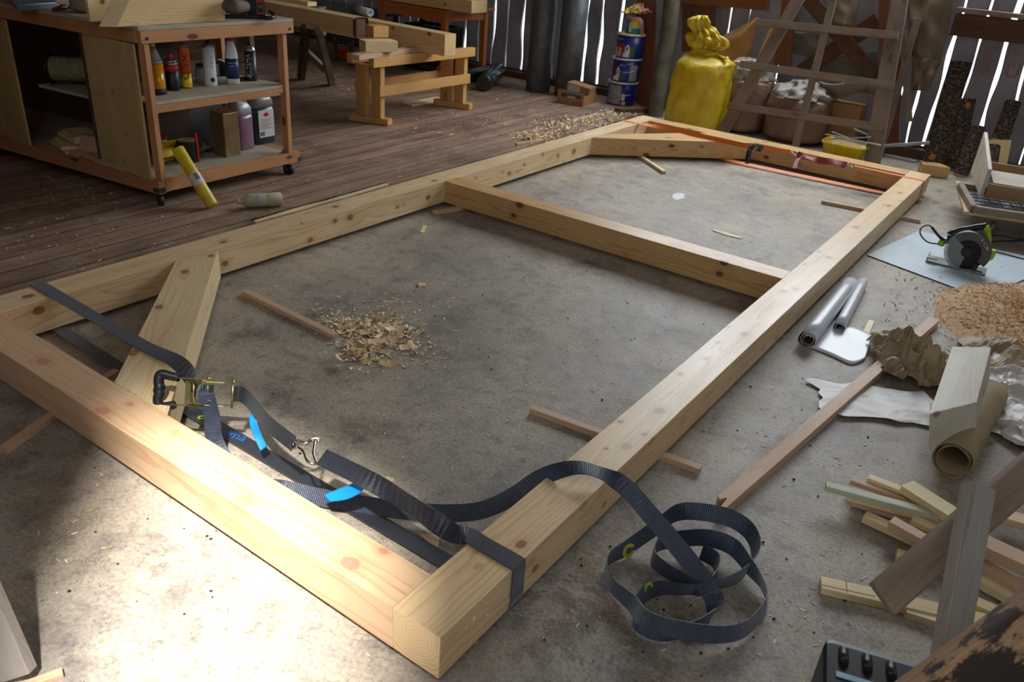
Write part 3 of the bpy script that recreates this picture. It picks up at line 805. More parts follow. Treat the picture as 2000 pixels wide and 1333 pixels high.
# printed marks on the webbing
def text_obj(name, body, mat, size, M, parent, extrude=0.0004):
    c = bpy.data.curves.new(name, 'FONT'); c.body = body; c.size = size; c.extrude = extrude; c.align_x = 'CENTER'; c.align_y = 'CENTER'
    tmp = bpy.data.objects.new(name, c); COL.objects.link(tmp)
    dg = bpy.context.evaluated_depsgraph_get(); me = bpy.data.meshes.new_from_object(tmp.evaluated_get(dg))
    bpy.data.objects.remove(tmp); me.name = name
    me.materials.clear(); me.materials.append(mat)
    o = bpy.data.objects.new(name, me)
    return put(o, M, parent)
def basis(x, y, z, o):
    return Matrix(((x.x, y.x, z.x, o.x), (x.y, y.y, z.y, o.y), (x.z, y.z, z.z, o.z), (0, 0, 0, 1)))
o_ = P(462, 852, 0.0115)
text_obj('printed_letters', 'ima', M_TXTB, 0.052, basis(XV, Vector((-.5, .85, 0)), Z, o_), rs)
def mark_ring(c, nrm, r, mat, parent, name='printed_mark', a0=0.5, a1=6.0):
    nrm = nrm.normalized(); x = (CR - nrm*CR.dot(nrm)).normalized(); y = nrm.cross(x)
    mb = MB(); n = 20; ri = r*0.5; vs = []; fs = []
    for i in range(n+1):
        a = a0+(a1-a0)*i/n
        d = x*math.cos(a)+y*math.sin(a)
        vs += [c + d*r, c + d*ri, c+d*r+nrm*0.0005, c+d*ri+nrm*0.0005]
    for i in range(n):
        b = i*4
        fs += [(b+2, b+3, b+7, b+6), (b, b+4, b+5, b+1), (b, b+2, b+6, b+4), (b+1, b+5, b+7, b+3)]
    mb.add(vs, fs); return mb.build(name, mat, parent)
mark_ring(P(393, 816, 0.0118), Z, 0.011, M_TXTY, rs)
# yellow marks on the coil, laid on the webbing surface nearest the pixel
dgm = lt.data
def on_tail(px, py, r, a0=0.5, a1=6.0):
    o = CAM; d = ray(px, py).normalized()
    Mi = lt.matrix_basis.inverted() if lt.parent is None else (wm(lt).inverted())
    bpy.context.view_layer.update()
    ok, loc, nrm, idx = lt.ray_cast(Mi @ o, (Mi.to_3x3() @ d).normalized())
    if ok:
        loc = wm(lt) @ loc
        if nrm.dot(d) > 0: nrm = -nrm
        mark_ring(loc + nrm*0.0006, nrm, r, M_TXTY, rs, a0=a0, a1=a1)
on_tail(1228, 1076, 0.021); on_tail(1267, 1150, 0.018, 0, 3.6)

# ------------------------------------------------------------------ orange strap round the far end
os_ = thing('ratchet_strap', 'narrow orange ratchet strap pulled round the far end of the timber frame', 'ratchet strap', (-1.0, 4.9, ZT1))
yo = 4.90; yo2 = 5.0
oz = ZT1+0.002
pa = Vector((-FW, yo, oz)); pb = Vector((0, yo2, oz))
ob = P(1480, 290, 0.17); oh1 = P(1543, 297, 0.160); oh2 = P(1658, 322, 0.155)
VO = Vector((0, -1, 0))
ribbon('webbing', M_WEBO, [ob, P(1380, 268, 0.165), P(1300, 250, 0.156), Vector((-FW+TW, yo, oz)), Vector((-FW+0.01, yo, oz)), Vector((-FW-0.003, yo, oz-0.01)), Vector((-FW-0.003, yo, 0.05)), Vector((-FW+0.03, yo, 0.018)), Vector((-1.38, 4.926, 0.016)), Vector((-0.6, 4.96, 0.016)), Vector((-0.03, yo2, 0.018)), Vector((0.003, yo2, 0.035)), Vector((0.003, yo2, oz-0.008)), Vector((-0.01, yo2, oz)), Vector((-TW, yo2-0.004, oz)), oh2+Vector((.02, 0, 0))],
       [Vector((0, -.5, -.9)), Vector((0, -.5, -.9)), Vector((0, -.6, -.8)), VO, VO, VO, VO, VO, Vector((0, -1, -.3)), Vector((0, -1, -.3)), VO, VO, VO, VO, VO, VO], 0.036, 0.002, os_)
ribbon('short_webbing', M_WEBO, [P(1490, 290, 0.17), P(1520, 294, 0.165), oh1], [Vector((0, -.4, -.9))]*3, 0.030, 0.002, os_)
def small_ratchet(px, py, z, par):
    o = P(px, py, z); k2 = FPX/(o-CAM).dot(CF)
    X = (CR*0.95 - CU*0.12 + CF*0.1).normalized(); Yd = (-CU*0.97 - CR*0.25 - CF*.2); Yd = (Yd - X*Yd.dot(X)).normalized(); Nn = X.cross(Yd)
    M = basis(X, Yd, Nn, o)
    q = lambda *p: M @ Vector(p)
    mb = MB()
    for s in (-.018, .018): mb.bar(q(-.03, -.005, s), q(.055, -.005, s), 0.004, 0.028, up=Yd)
    mb.bar(q(.05, -.012, -.02), q(.05, -.012, .02), .01, .01)
    r = mb.build('ratchet', M_RUB, par)
    mb = MB(); mb.tube(crom([q(-.02, -.012, 0), q(-.035, .02, 0), q(-.045, .07, 0), q(-.05, .12, 0)], 4), [0.017]*5+[0.019]*7+[0.015], 10); mb.build('handle', M_RUB, r)
    mb = MB(); mb.lathe([(0.013, -0.022), (0.013, 0.022)], M, 14); mb.build('spindle', M_STEEL, r)
    mb = MB(); mb.tube([q(.0, .0, -.02), q(.0, .03, -.02)], 0.005, 8); mb.build('release_catch', M_WEBR, r)
small_ratchet(1474, 290, 0.172, os_)
def jhook(px, py, z, par):
    o = P(px, py, z)
    q = lambda a, b: o + CR*a - CU*b
    mb = MB()
    for d in (0, .006):
        mb.tube(crom([q(-.02, -.014+d), q(-.006, -.006+d), q(.004, .006+d), q(.022, .010+d), q(.028, -.004), q(.018, -.010)], 4), 0.004, 8)
    mb.build('hook', M_STEEL, par)
jhook(1550, 300, 0.165, os_); jhook(1660, 323, 0.160, os_)
rl = [P(1558, 302, .165), P(1580, 309, .162), P(1605, 314, .163), P(1632, 317, .16), P(1652, 323, .158)]
red = ribbon('soft_loop', M_WEBR, rl, [Vector((0, -.3, -1)), Vector((0, -1, -.2)), Vector((0, -.3, -.9)), Vector((0, -.9, -.5)), Vector((0, -.4, -.9))], 0.045, 0.006, os_)
ribbon('loop_tail', M_WEBR, [P(1572, 305, .17), P(1560, 310, .162), P(1554, 320, .14), P(1553, 329, .12)], [CR*.7+CU*.3]*4, 0.028, 0.003, os_)
# ------------------------------------------------------------------ right hand side: boards, saw, papers, cut-offs
def PD(px, py, d): return CAM + ray(px, py)*d
def one(o, label, cat, group=None, kind=None): return tag(o, label, cat, group, kind)
M_KRAFT = plain('kraft_paper', (158, 136, 100), 0.6, vary=0.12, vs=6, bump=0.2)
M_KRAFTL = plain('pale_paper_face', (186, 178, 166), 0.42, vary=0.08, vs=5, bump=0.15)
M_VINYL = plain('grey_white_sheet', (208, 210, 214), 0.32, vary=0.05, vs=4, bump=0.1)
M_VIND = plain('dark_brown_sheet_back', (62, 48, 38), 0.6)
M_WBOARD = plain('white_fibreboard', (196, 210, 218), 0.35, vary=0.06, vs=7)
M_WEDGE = plain('fibreboard_edge', (92, 80, 66), 0.7)
M_BLK = plain('black_plastic', (24, 25, 27), 0.4)
M_GRYM = plain('grey_metal', (96, 98, 100), 0.35, 0.6)
M_SHOE = plain('saw_base_steel', (120, 118, 112), 0.3, 0.9)
M_LIME = plain('lime_green_plastic', (160, 186, 20), 0.45)
M_WHITE = plain('white_print', (220, 220, 216), 0.5)
M_BLADE = plain('dark_blade', (34, 32, 31), 0.35, 0.5)
def clear_mat(name, rgb, alpha=0.35, rough=0.15):
    k = NT(name); k.fin(srgb(*rgb), rough, 0, 0.5, Alpha=alpha); return k.m
M_CLEAR = clear_mat('smoky_clear_plastic', (170, 176, 178), 0.55)

# long pinkish stick with notched ends
A = P(1413, 985, 0.017); B = P(1824, 628, 0.017)
F, L = frameM(A, B)
mb = MB(); w = 0.023
mb.prism([(0.045, w), (0.0, w*0.98), (-0.012, w*0.4), (0.012, w*0.05), (0.004, -0.004), (-0.04, -w*0.35), (-0.045, -w), (L-0.01, -w), (L, -w*0.4), (L-0.012, 0), (L+0.006, w*0.4), (L-0.006, w)], -0.017, 0.017)
tag(mb.build('wooden_stick', M_SPR, M=F, bevel=0.001), 'long pinkish square stick with split ends lying diagonally on the concrete right of the frame', 'wooden stick')

# rolled sheet beside the right beam
def rollsheet(name, A, B, r0, r1, turns, tail, mats, parent=None, th=0.0022, start=0.0, side=1, cen_z=None, ntail=6):
    """spiral cross-section swept from A to B; tail = list of world offsets (per end) the sheet runs out to"""
    A = Vector(A); B = Vector(B); ax = (B-A).normalized(); up = Vector((0, 0, 1)); sx = ax.cross(up).normalized()*side; uz = sx.cross(ax)*side
    if uz.z < 0: uz = -uz
    n = int(26*turns); prof = []
    for i in range(n+1):
        t = i/n; a = start + 2*PI*turns*(t-1) ; r = r0+(r1-r0)*t
        prof.append((r*math.sin(a), -r*math.cos(a)))
    rows = []
    m = 7
    for j in range(m):
        s = j/(m-1); c = lerp(A, B, s)
        rag = 0.0
        row = [c + sx*p[0] + uz*p[1] + ax*(0.004*math.sin(i*0.9) if j in (0, m-1) else 0) for i, p in enumerate(prof)]
        if tail:
            ta, tb = tail; e = [lerp(ta[k], tb[k], s) for k in range(len(ta))]
            row += crom([row[-1]] + e, 4)[1:]
        rows.append(row)
    mb = MB(); nb = len(mb.f); mb.sheet(rows, th)
    # bottom faces take the second material
    ni = len(rows); nj = len(rows[0]); q = 2*(ni-1)*(nj-1)
    for f in range(q):
        mb.m[nb+f] = f % 2
    return mb.build(name, mats, parent)
A = P(1577, 664, 0.040); B = P(1661, 556, 0.040)
vr = thing('vinyl_roll', 'grey white sheet half rolled up beside the right beam, with a dark brown back', 'sheet roll', (0.12, 2.6, 0))
rollsheet('rolled_part', A, B, 0.016, 0.040, 2.6, None, [M_VINYL, M_VIND], vr)
rollsheet('second_fold', P(1640, 640, 0.028), P(1686, 552, 0.030), 0.014, 0.028, 1.7, None, [M_VINYL, M_VIND], vr)
mb = MB()
e1 = [P(1566, 672, .004), P(1622, 694, .006), P(1662, 711, .006), P(1690, 700, .012)]
e2 = [P(1600, 640, .004), P(1636, 655, .014), P(1672, 668, .010), P(1700, 672, .016)]
e3 = [P(1620, 612, .004), P(1640, 636, .010), P(1668, 640, .018), P(1704, 656, .012)]
R_ = [crom(r, 5) for r in (e1, e2, e3)]; cols = [crom([r[j] for r in R_], 5) for j in range(len(R_[0]))]
mb.sheet([[c[i] for c in cols] for i in range(len(cols[0]))], 0.003)
mb.build('flat_part', M_VINYL, vr)
strip('wood_slip', P(1690, 655)[:2], P(1702, 628)[:2], 0.026, 0.006, M_PALE, 'small pale wooden slip beside the grey white rolled sheet', 'wood slip')

def crumple(name, c, ux, uy, hgt, seed, mat, n=26, th=0.0015, edge=0.2, freq=7.0, flat=0.3, ridge=1.0):
    ux = Vector(ux); uy = Vector(uy); c = Vector(c); rows = []
    for i in range(n):
        row = []
        for j in range(n):
            u = i/(n-1)-.5; v = j/(n-1)-.5
            rr = 1 + edge*mnoise.noise(Vector((u*5+seed, v*5, seed)))
            q = c + ux*(u*rr) + uy*(v*rr)
            nz = 0; amp = 1; f = freq
            for o in range(3):
                k_ = 1-abs(mnoise.noise(Vector((q.x*f+seed*3.1, q.y*f, seed+o*7.7))))*2.2
                nz += max(0, k_)*amp if ridge else (mnoise.noise(Vector((q.x*f+seed*3, q.y*f, seed)))*.5+.5)*amp
                amp *= .45; f *= 2.1
            dome = max(0.0, 1 - (u*u+v*v)*3.2)
            dx = 0.012*mnoise.noise(Vector((u*9, v*9, seed+3)))
            row.append(q + Vector((dx, dx*0.7, 0.004 + hgt*(flat + (1-flat)*dome)*nz*0.62)))
        rows.append(row)
    mb = MB(); mb.sheet(rows, th, smooth=False)
    return mb.build(name, mat)
def off(a, b): return b-a
c0 = P(1772, 715)
one(crumple('crumpled_paper', c0, P(1842, 726)-P(1702, 698), P(1758, 672)-P(1792, 756), 0.16, 2.0, M_KRAFT, n=30, freq=9), 'crumpled brown paper lying across the long pinkish stick', 'paper')
one(crumple('paper_sheet', P(1712, 790, .001), P(1822, 800)-P(1600, 778), P(1700, 755)-P(1730, 822), 0.012, 5.0, M_KRAFTL, n=24, freq=4, flat=.8), 'flat pale torn paper sheet under the long pinkish stick', 'paper')
one(crumple('paper_sheet', P(1965, 745, .004), P(2040, 760)-P(1930, 742), P(1950, 700)-P(1990, 790), 0.05, 9.0, M_KRAFTL, n=22, freq=5), 'pale rumpled paper sheet right of the thick timber offcut', 'paper')
one(crumple('paper_sheet', P(1960, 700, .004), P(2040, 705)-P(1880, 700), P(1950, 668)-P(1975, 735), 0.07, 12.0, M_KRAFT, n=22, freq=6), 'brown wrinkled paper behind the timber offcut, at the edge of the shavings', 'paper')
one(crumple('paper_sheet', P(1992, 835, .002), P(2070, 860)-P(1930, 790), P(1990, 790)-P(2010, 890), 0.075, 15.0, M_KRAFTL, n=22, freq=4), 'large greyish paper sheet at the right edge beside the paper roll', 'paper')
# paper roll under the offcut
A = P(1862, 900, 0.062); B = A + (P(1935, 770, 0.055) - P(1862, 900, 0.062))*1.0
pr = rollsheet('paper_roll', A, B, 0.044, 0.064, 1.9, None, [M_KRAFT, M_KRAFT], None, start=0.6)
tag(pr, 'hollow brown paper roll lying under the thick timber offcut', 'paper roll')
# timber offcut resting on the roll
q = [P(1860, 677, .19), P(1936, 679, .19), P(1908, 786, .205), P(1815, 809, .205)]
dn = P(1814, 876, .088) - P(1815, 809, .205)
def hexa(name, top, dz, mat, parent=None, bevel=0.002):
    a = (top[3]+top[2])/2; b = (top[0]+top[1])/2; F, L = frameM(a, b); Fi = F.inverted()
    vs = [Fi @ p for p in top] + [Fi @ (p+dz) for p in top]
    mb = MB(); mb.add(vs, [(0, 1, 2, 3), (7, 6, 5, 4), (0, 4, 5, 1), (1, 5, 6, 2), (2, 6, 7, 3), (3, 7, 4, 0)])
    bm_ = mb.build(name, mat, parent, M=F, bevel=bevel); return bm_
M_PINE_W = wood('offcut_pine', (206, 198, 178), (176, 158, 122), ring=42, knots=0.9, rough=0.5, contrast=0.4, grime=0.35, grimec=(140, 120, 96), knotc=(140, 110, 104))
one(hexa('timber_offcut', q, dn, M_PINE_W), 'thick square timber offcut with a slanted sawn end resting on a brown paper roll', 'timber offcut')

# white board with the circular saw
pts = [(1693, 498), (1795, 451), (2000, 500), (2090, 530), (2000, 546), (1929, 577.5), (1901, 569), (1891.5, 572)]
pl = [P(x, y, 0.006) for x, y in pts]
mb = MB(); mb.prism([(p.x, p.y) for p in pl][::-1], 0.0005, 0.0065)
for i, f in enumerate(mb.f): mb.m[i] = 0 if i == 1 else 1
tag(mb.build('fibreboard_sheet', [M_WBOARD, M_WEDGE]), 'white fibreboard sheet with angled corners lying under the circular saw', 'board')
zb = 0.0075
a0 = P(1808, 510, zb+.004); a1 = P(1924, 538, zb+.004)
X = (a1-a0).normalized(); Yd = Z.cross(X).normalized()
Oc = (a0+a1)/2; SL_ = (a1-a0).length
sw = thing('circular_saw', 'grey, black and lime green corded circular saw standing on the white board', 'circular saw', (Oc.x, Oc.y, zb))
SM = basis(X, Yd, Z, Vector((Oc.x, Oc.y, zb)))
def q3(*p): return SM @ Vector(p)
hL = SL_/2
mb = MB(); mb.box((-hL, 0.0, 0.0), (hL, 0.13, 0.003), SM); mb.box((-hL, -0.004, 0.0), (hL, 0.0, 0.010), SM); mb.box((-hL, 0.0, 0.003), (-hL+0.004, 0.13, 0.022), SM)
mb.box((-hL, 0.0, 0.02), (-hL+0.05, 0.035, 0.028), SM)
mb.build('base_plate', M_SHOE, sw, bevel=0.001)
gx, gz, gr = 0.030, 0.098, 0.112
def arc(r, a0, a1, n, cx=gx, cz=gz): return [(cx+r*math.cos(math.radians(a0+(a1-a0)*i/n)), cz+r*math.sin(math.radians(a0+(a1-a0)*i/n))) for i in range(n+1)]
YR = Matrix(((1, 0, 0, 0), (0, 0, -1, 0), (0, 1, 0, 0), (0, 0, 0, 1)))   # prism xy -> local xz, extruded along -y
def plate(pts, y0, y1, mat, name, par=sw, bevel=0):
    mb = MB(); mb.prism(pts, -y1, -y0, SM @ YR); return mb.build(name, mat, par, bevel=bevel)
gd = plate(arc(gr, -32, 140, 26) + arc(0.066, 140, -32, 20), 0.012, 0.045, M_GRYM, 'upper_guard', bevel=0.003)
plate(arc(gr*0.98, -20, 140, 20) + [(gx-0.05, gz)], 0.034, 0.044, M_GRYM, 'guard_back')
plate(arc(gr*0.985, 138, 262, 18) + arc(0.03, 262, 138, 8), 0.016, 0.034, M_CLEAR, 'lower_guard')
bl = []
for i in range(72):
    a = 2*PI*i/72; r = 0.094 if i % 3 else 0.099; bl.append((gx+r*math.cos(a), gz+r*math.sin(a)))
plate(bl, 0.023, 0.0255, M_BLADE, 'blade')
plate([(gx+0.024*math.cos(a*PI/6), gz+0.024*math.sin(a*PI/6)) for a in range(12)], 0.010, 0.022, M_BLK, 'blade_flange')
ang = math.radians(48); tx = Vector((math.sin(ang), -math.cos(ang)))
cxl, czl = gx+0.089*math.cos(math.radians(42)), gz+0.089*math.sin(math.radians(42))
dX = (X*0.72 - Z*0.69).normalized(); dN = (-Yd).normalized(); dY = dN.cross(dX)
LM = basis(dX, dY, dN, q3(cxl, 0.011, czl))
mb = MB(); mb.box((-0.034, -0.0115, -0.002), (0.034, 0.0115, 0.001), LM); lab = mb.build('label', M_BLK, sw)
text_obj('label_letters', 'RYOBI', M_WHITE, 0.0235, LM @ Matrix.Translation(Vector((0, 0, 0.0012))), sw)
mb = MB(); mb.lathe([(0.044, 0), (0.048, 0.01), (0.048, 0.085), (0.040, 0.10)], SM @ Matrix.Translation(Vector((gx, 0.045, gz+0.01))) @ Matrix.Rotation(-PI/2, 4, 'X'), 24)
mb.build('motor', M_BLK, sw)
mb = MB(); mb.tube(crom([q3(-0.075, 0.06, 0.150), q3(-0.045, 0.065, 0.185), q3(0.0, 0.07, 0.205), q3(0.045, 0.07, 0.228), q3(0.072, 0.07, 0.235)], 5), [0.024]*4+[0.018]*14+[0.022]*3, 12)
hd = mb.build('handle', M_BLK, sw)
mb = MB(); mb.tube(crom([q3(0.070, 0.066, 0.236), q3(0.088, 0.066, 0.215), q3(0.104, 0.066, 0.175), q3(0.112, 0.066, 0.14)], 5), [0.019]*5+[0.014]*11, 10)
mb.build('handle_trim', M_LIME, sw)
mb = MB(); mb.box((-0.085, 0.03, 0.11), (-0.02, 0.10, 0.165), SM); mb.box((-0.02, 0.02, 0.165), (0.03, 0.05, 0.185), SM); mb.build('housing', M_BLK, sw, bevel=0.008)
mb = MB(); mb.lathe([(0.012, 0), (0.018, 0.008), (0.018, 0.026), (0.012, 0.034)], SM @ Matrix.Translation(Vector((-0.085, 0.05, 0.105))) @ Matrix.Rotation(-PI/2, 4, 'Y'), 14); mb.build('cord_collar', M_LIME, sw)
mb = MB(); mb.lathe([(0.010, 0), (0.021, 0.010), (0.024, 0.04), (0.018, 0.06)], SM @ Matrix.Translation(Vector((0.135, 0.055, 0.070))) , 16); mb.build('front_knob', M_LIME, sw)
mb = MB(); mb.box((0.075, 0.005, 0.004), (0.10, 0.03, 0.045), SM); mb.box((0.055, 0.002, 0.01), (0.13, 0.01, 0.018), SM); mb.build('depth_bracket', M_BLK, sw, bevel=0.002)
# cord
mb = MB()
c_a = q3(-0.09, 0.055, 0.12)
mb.tube(crom([c_a, PD(1834, 462, (c_a-CAM).dot(CF)), PD(1820, 444, (c_a-CAM).dot(CF))], 4), [0.009]*4+[0.007]*5, 8)
dd = (c_a-CAM).dot(CF)
mb.tube(crom([PD(1820, 444, dd), PD(1812, 440, dd), PD(1800, 445, dd), PD(1797, 455, dd-.01), PD(1803, 466, dd-.02), PD(1812, 473, dd-.02), PD(1824, 476, dd-.02), PD(1842, 476, dd+0.08), P(1880, 470, .012), P(1915, 462, .012), P(1950, 460, .012), P(1985, 466, .012), P(2040, 475, .004)], 6), 0.0038, 8)
mb.tube(crom([P(2030, 462, .004), P(1990, 470, .012), P(1950, 471, .012), P(1910, 476, .012), P(1900, 485, .012), P(1930, 489, .012), P(1965, 497, .012), P(2040, 518, .004)], 6), 0.0038, 8)
mb.build('power_cord', M_BLK, sw)

# ------------------------------------------------------------------ pile of cut sticks, bottom right
M_CUT = [M_PALE, M_SPR, M_PINE, wood('greenish_offcut', (190, 190, 160), (160, 158, 126), ring=60, knots=0.2, rough=0.5), wood('cream_offcut', (226, 204, 152), (206, 172, 112), ring=40, knots=0.3, rough=0.5)]
pile = [((1614, 945), (1836, 1004), .030, .018, .050, 3, 'thin greenish slat on top of the cut stick pile, sticking out furthest at upper left'),
        ((1657, 962), (1838, 1012), .045, .016, .034, 4, 'pale slat with a dark edge below the greenish slat in the pile'),
        ((1664, 972), (1850, 1030), .045, .016, .010, 1, 'brown edged slat at the very bottom of the upper stick pile'),
        ((1663, 934), (1850, 998), .030, .016, .028, 1, 'pinkish slat just behind the greenish slat'),
        ((1697, 930), (1850, 990), .028, .024, .030, 0, 'square pale stick with an orange side at the back of the pile'),
        ((1772, 944), (1870, 1006), .060, .024, .062, 4, 'short broad cream block on top of the pile beside the grey upright'),
        ((1690, 1003), (1830, 1068), .034, .024, .012, 4, 'yellowish stick at the front of the pile pointing down to the right'),
        ((1742, 1014), (1840, 1068), .036, .024, .040, 1, 'short pinkish block on top of the front sticks'),
        ((1783, 1010), (1880, 1052), .032, .020, .030, 4, 'cream stick just right of the short pinkish block'),
        ((1752, 1078), (1850, 1110), .034, .020, .005, 4, 'small yellowish stick end low in front of the pile'),
        ((1604, 1137), (1930, 1212), .046, .022, .002, 4, 'long cream board with a red pencil line, nearest the coiled strap'),
        ((1770, 1186), (1940, 1240), .040, .020, .000, 0, 'pale board half under the leaning grey upright, low in the pile'),
        ((1915, 1052), (2060, 1118), .060, .034, .050, 1, 'thick orange sided block at the right edge of the pile'),
        ((1905, 1090), (2060, 1180), .042, .022, .024, 1, 'brown grained stick under the thick block at the right edge'),
        ((1900, 1120), (2060, 1205), .040, .024, .004, 0, 'pale smooth stick running out of the right edge of the picture'),
        ((1885, 1165), (2040, 1230), .038, .020, .000, 4, 'yellow stick low behind the leaning grey upright'),
        ((1950, 1000), (2060, 1030), .050, .022, .030, 0, 'pale board end beyond the diagonal brown board')]
for a, b, w, h, z, m, lab in pile:
    A = P(*a, z+h); B = P(*b, z+h)
    strip('wooden_offcut', (A.x, A.y), (B.x, B.y), w, h, M_CUT[m], lab, 'wood offcut', 'cut sticks in the pile at the bottom right', z=z)
bd = [o_ for o_ in COL.objects if o_.get('label', '').startswith('long cream board')][0]
mb = MB(); mb.bar(P(1606, 1143, 0.0243), P(1710, 1166, 0.0243), .0022, .0006); mb.bar(P(1652, 1134, .0243), P(1655, 1158, .0243), .002, .0006)
mb.build('pencil_line', plain('red_pencil', (170, 84, 50), .7), bd)

# trestle in the right foreground
M_TR = wood('dirty_trestle_wood', (142, 120, 98), (104, 86, 70), ring=50, knots=0.5, rough=0.7, contrast=0.4, grime=0.6, grimec=(70, 60, 52), cracks=0.4)
M_TAR = wood('tar_stained_wood', (168, 132, 96), (120, 92, 66), ring=40, knots=0.3, rough=0.7, contrast=0.4, grime=0.5, grimec=(90, 66, 48), blot=(8.0, 0.535, (22, 20, 20)))
tr = thing('trestle', 'worn brown wooden trestle with tar stains, cut off by the bottom right corner', 'trestle', PD(1900, 1333, 1.75))
fc = -CF
o = timber('brace', M_TR, PD(1722, 1172, 1.62), PD(2110, 838, 1.72), 0.026, 0.074, tr, up=(CU*0.76-CR*0.65), bevel=0.006)
o = timber('leg', M_GREYW, PD(1912, 950, 1.46), PD(1845, 1330, 1.36), 0.048, 0.034, tr, up=fc, bevel=0.003, rough=0.003)
o = timber('leg', M_TAR, PD(1800, 1425, 1.12), PD(2150, 1160, 1.18), 0.04, 0.13, tr, up=(CU*0.81-CR*0.59), bevel=0.006)
# black case in front of it
cs = thing('tool_case', 'black plastic tool case with ribs and a blue grey strip at the bottom edge', 'tool case', P(1720, 1360, 0))
zc = 0.21
k4 = [P(1612, 1240, zc), P(1800, 1296, zc)]
ex = (k4[1]-k4[0]).normalized(); ey = Vector((ex.y, -ex.x, 0))
CM = basis(ex, -ey, Z, Vector((k4[0].x, k4[0].y, 0)) + ey*0.30)
mb = MB(); mb.box((0, 0, 0), (0.42, 0.30, zc), CM); body = mb.build('case_body', M_BLK, cs, bevel=0.018)
for i in range(4):
    mb = MB(); mb.tube([CM @ Vector((0.035+0.045*i, 0.27, zc+0.001)), CM @ Vector((0.035+0.045*i, 0.235, zc+0.001))], 0.010, 10)
    mb.build('rib', M_RUB, cs)
mb = MB(); mb.box((0.02, 0.195, zc-0.002), (0.36, 0.207, zc+0.003), CM); mb.build('strip', plain('blue_grey_plastic', (150, 176, 192), 0.4), cs)
# weathered trestle leg at the lower left corner
tl = timber('grey_board', M_GREYW, P(28, 1322, 0.012), PD(-110, 1010, 1.62), 0.085, 0.032, None, up=fc, bevel=0.003)
tag(tl, 'weathered grey board end standing on the sunlit floor at the lower left corner', 'board')
# ------------------------------------------------------------------ rolling workbench on the left
BO = Vector((-3.078, 1.385, 0)); BX = Vector((-0.9925, -0.122, 0)); BY = Vector((-0.02, 0.9998, 0))
def BQ(a, b, z): return BO + BX*a + BY*b + Z*z
def bbox(mb, a0, a1, b0, b1, z0, z1):
    vs = [BQ(a, b, z) for z in (z0, z1) for a, b in ((a0, b0), (a1, b0), (a1, b1), (a0, b1))]
    return mb.add(vs, [(0, 1, 2, 3), (7, 6, 5, 4), (0, 4, 5, 1), (1, 5, 6, 2), (2, 6, 7, 3), (3, 7, 4, 0)])
BL = 2.1; BW = 0.90
wb = thing('workbench', 'rolling orange-brown stud workbench with plywood side panels, shelves and small black castors', 'workbench', BO)
M_PLYE = wood('plywood_dusty_top', (186, 176, 152), (156, 142, 116), ring=14, knots=0.2, rough=0.6, contrast=0.25, grime=0.5, grimec=(120, 108, 88))
M_MDF = plain('dark_hardboard', (86, 62, 50), 0.7, vary=0.08)
def bb(name, mat, a, parent=wb, **kw):
    """board between bench-space points: (a0,a1,b0,b1,z0,z1) with the grain along the longest side"""
    a0, a1, b0, b1, z0, z1 = a
    ds = (a1-a0, b1-b0, z1-z0); k = ds.index(max(ds))
    ca, cb, cz = (a0+a1)/2, (b0+b1)/2, (z0+z1)/2
    if k == 0: return timber(name, mat, BQ(a0, cb, cz), BQ(a1, cb, cz), ds[1], ds[2], parent, **kw)
    if k == 1: return timber(name, mat, BQ(ca, b0, cz), BQ(ca, b1, cz), ds[0], ds[2], parent, **kw)
    return timber(name, mat, BQ(ca, cb, z0), BQ(ca, cb, z1), ds[0], ds[1], parent, up=BX, **kw)
# deck frame
bb('bottom_rail', M_RED, (-0.02, BL, -0.02, 0.025, 0.078, 0.148))
bb('bottom_rail', M_RED, (-0.02, 0.025, 0.026, BW+0.05, 0.085, 0.148))
bb('bottom_rail', M_RED, (0.026, BL, BW+0.005, BW+0.05, 0.085, 0.148))
bb('bottom_shelf', M_PLYE, (0.026, BL, 0.026, BW, 0.128, 0.146))
for b in (-0.02, BW+0.05):
    mb = MB(); bbox(mb, -0.024, 0.02, b-0.003, b+0.0, 0.086, 0.11); bbox(mb, -0.024, -0.0205, b-0.02 if b > 0 else b, b if b > 0 else b+0.035, 0.086, 0.112)
    mb.build('corner_bracket', M_GRYM, wb)
# posts
for a0, b0 in ((-0.018, -0.012), (-0.01, BW-0.045), (0.47, BW-0.05), (0.95, BW-0.07)):
    bb('post', M_RED, (a0, a0+0.03, b0, b0+0.045, 0.149, 0.827))
# top
bb('top_rail', M_RED, (0.0, BL, -0.03, 0.004, 0.828, 0.886))
bb('top_rail', M_RED, (-0.035, 0.0, -0.02, BW+0.03, 0.828, 0.886))
bb('top_rail', M_RED, (0.0, BL, BW-0.01, BW+0.03, 0.828, 0.886))
mb = MB(); bbox(mb, -0.035, BL, -0.03, BW+0.03, 0.887, 0.905); mb.build('bench_top', M_PLYE, wb, bevel=0.002)
for b in (0.01, BW):
    mb = MB(); mb.lathe([(0.008, 0), (0.006, 0.004)], Matrix.Translation(BQ(-0.036, b, 0.85)) @ Matrix.Rotation(PI/2, 4, 'Y'), 10); mb.build('screw_head', M_RUB, wb)
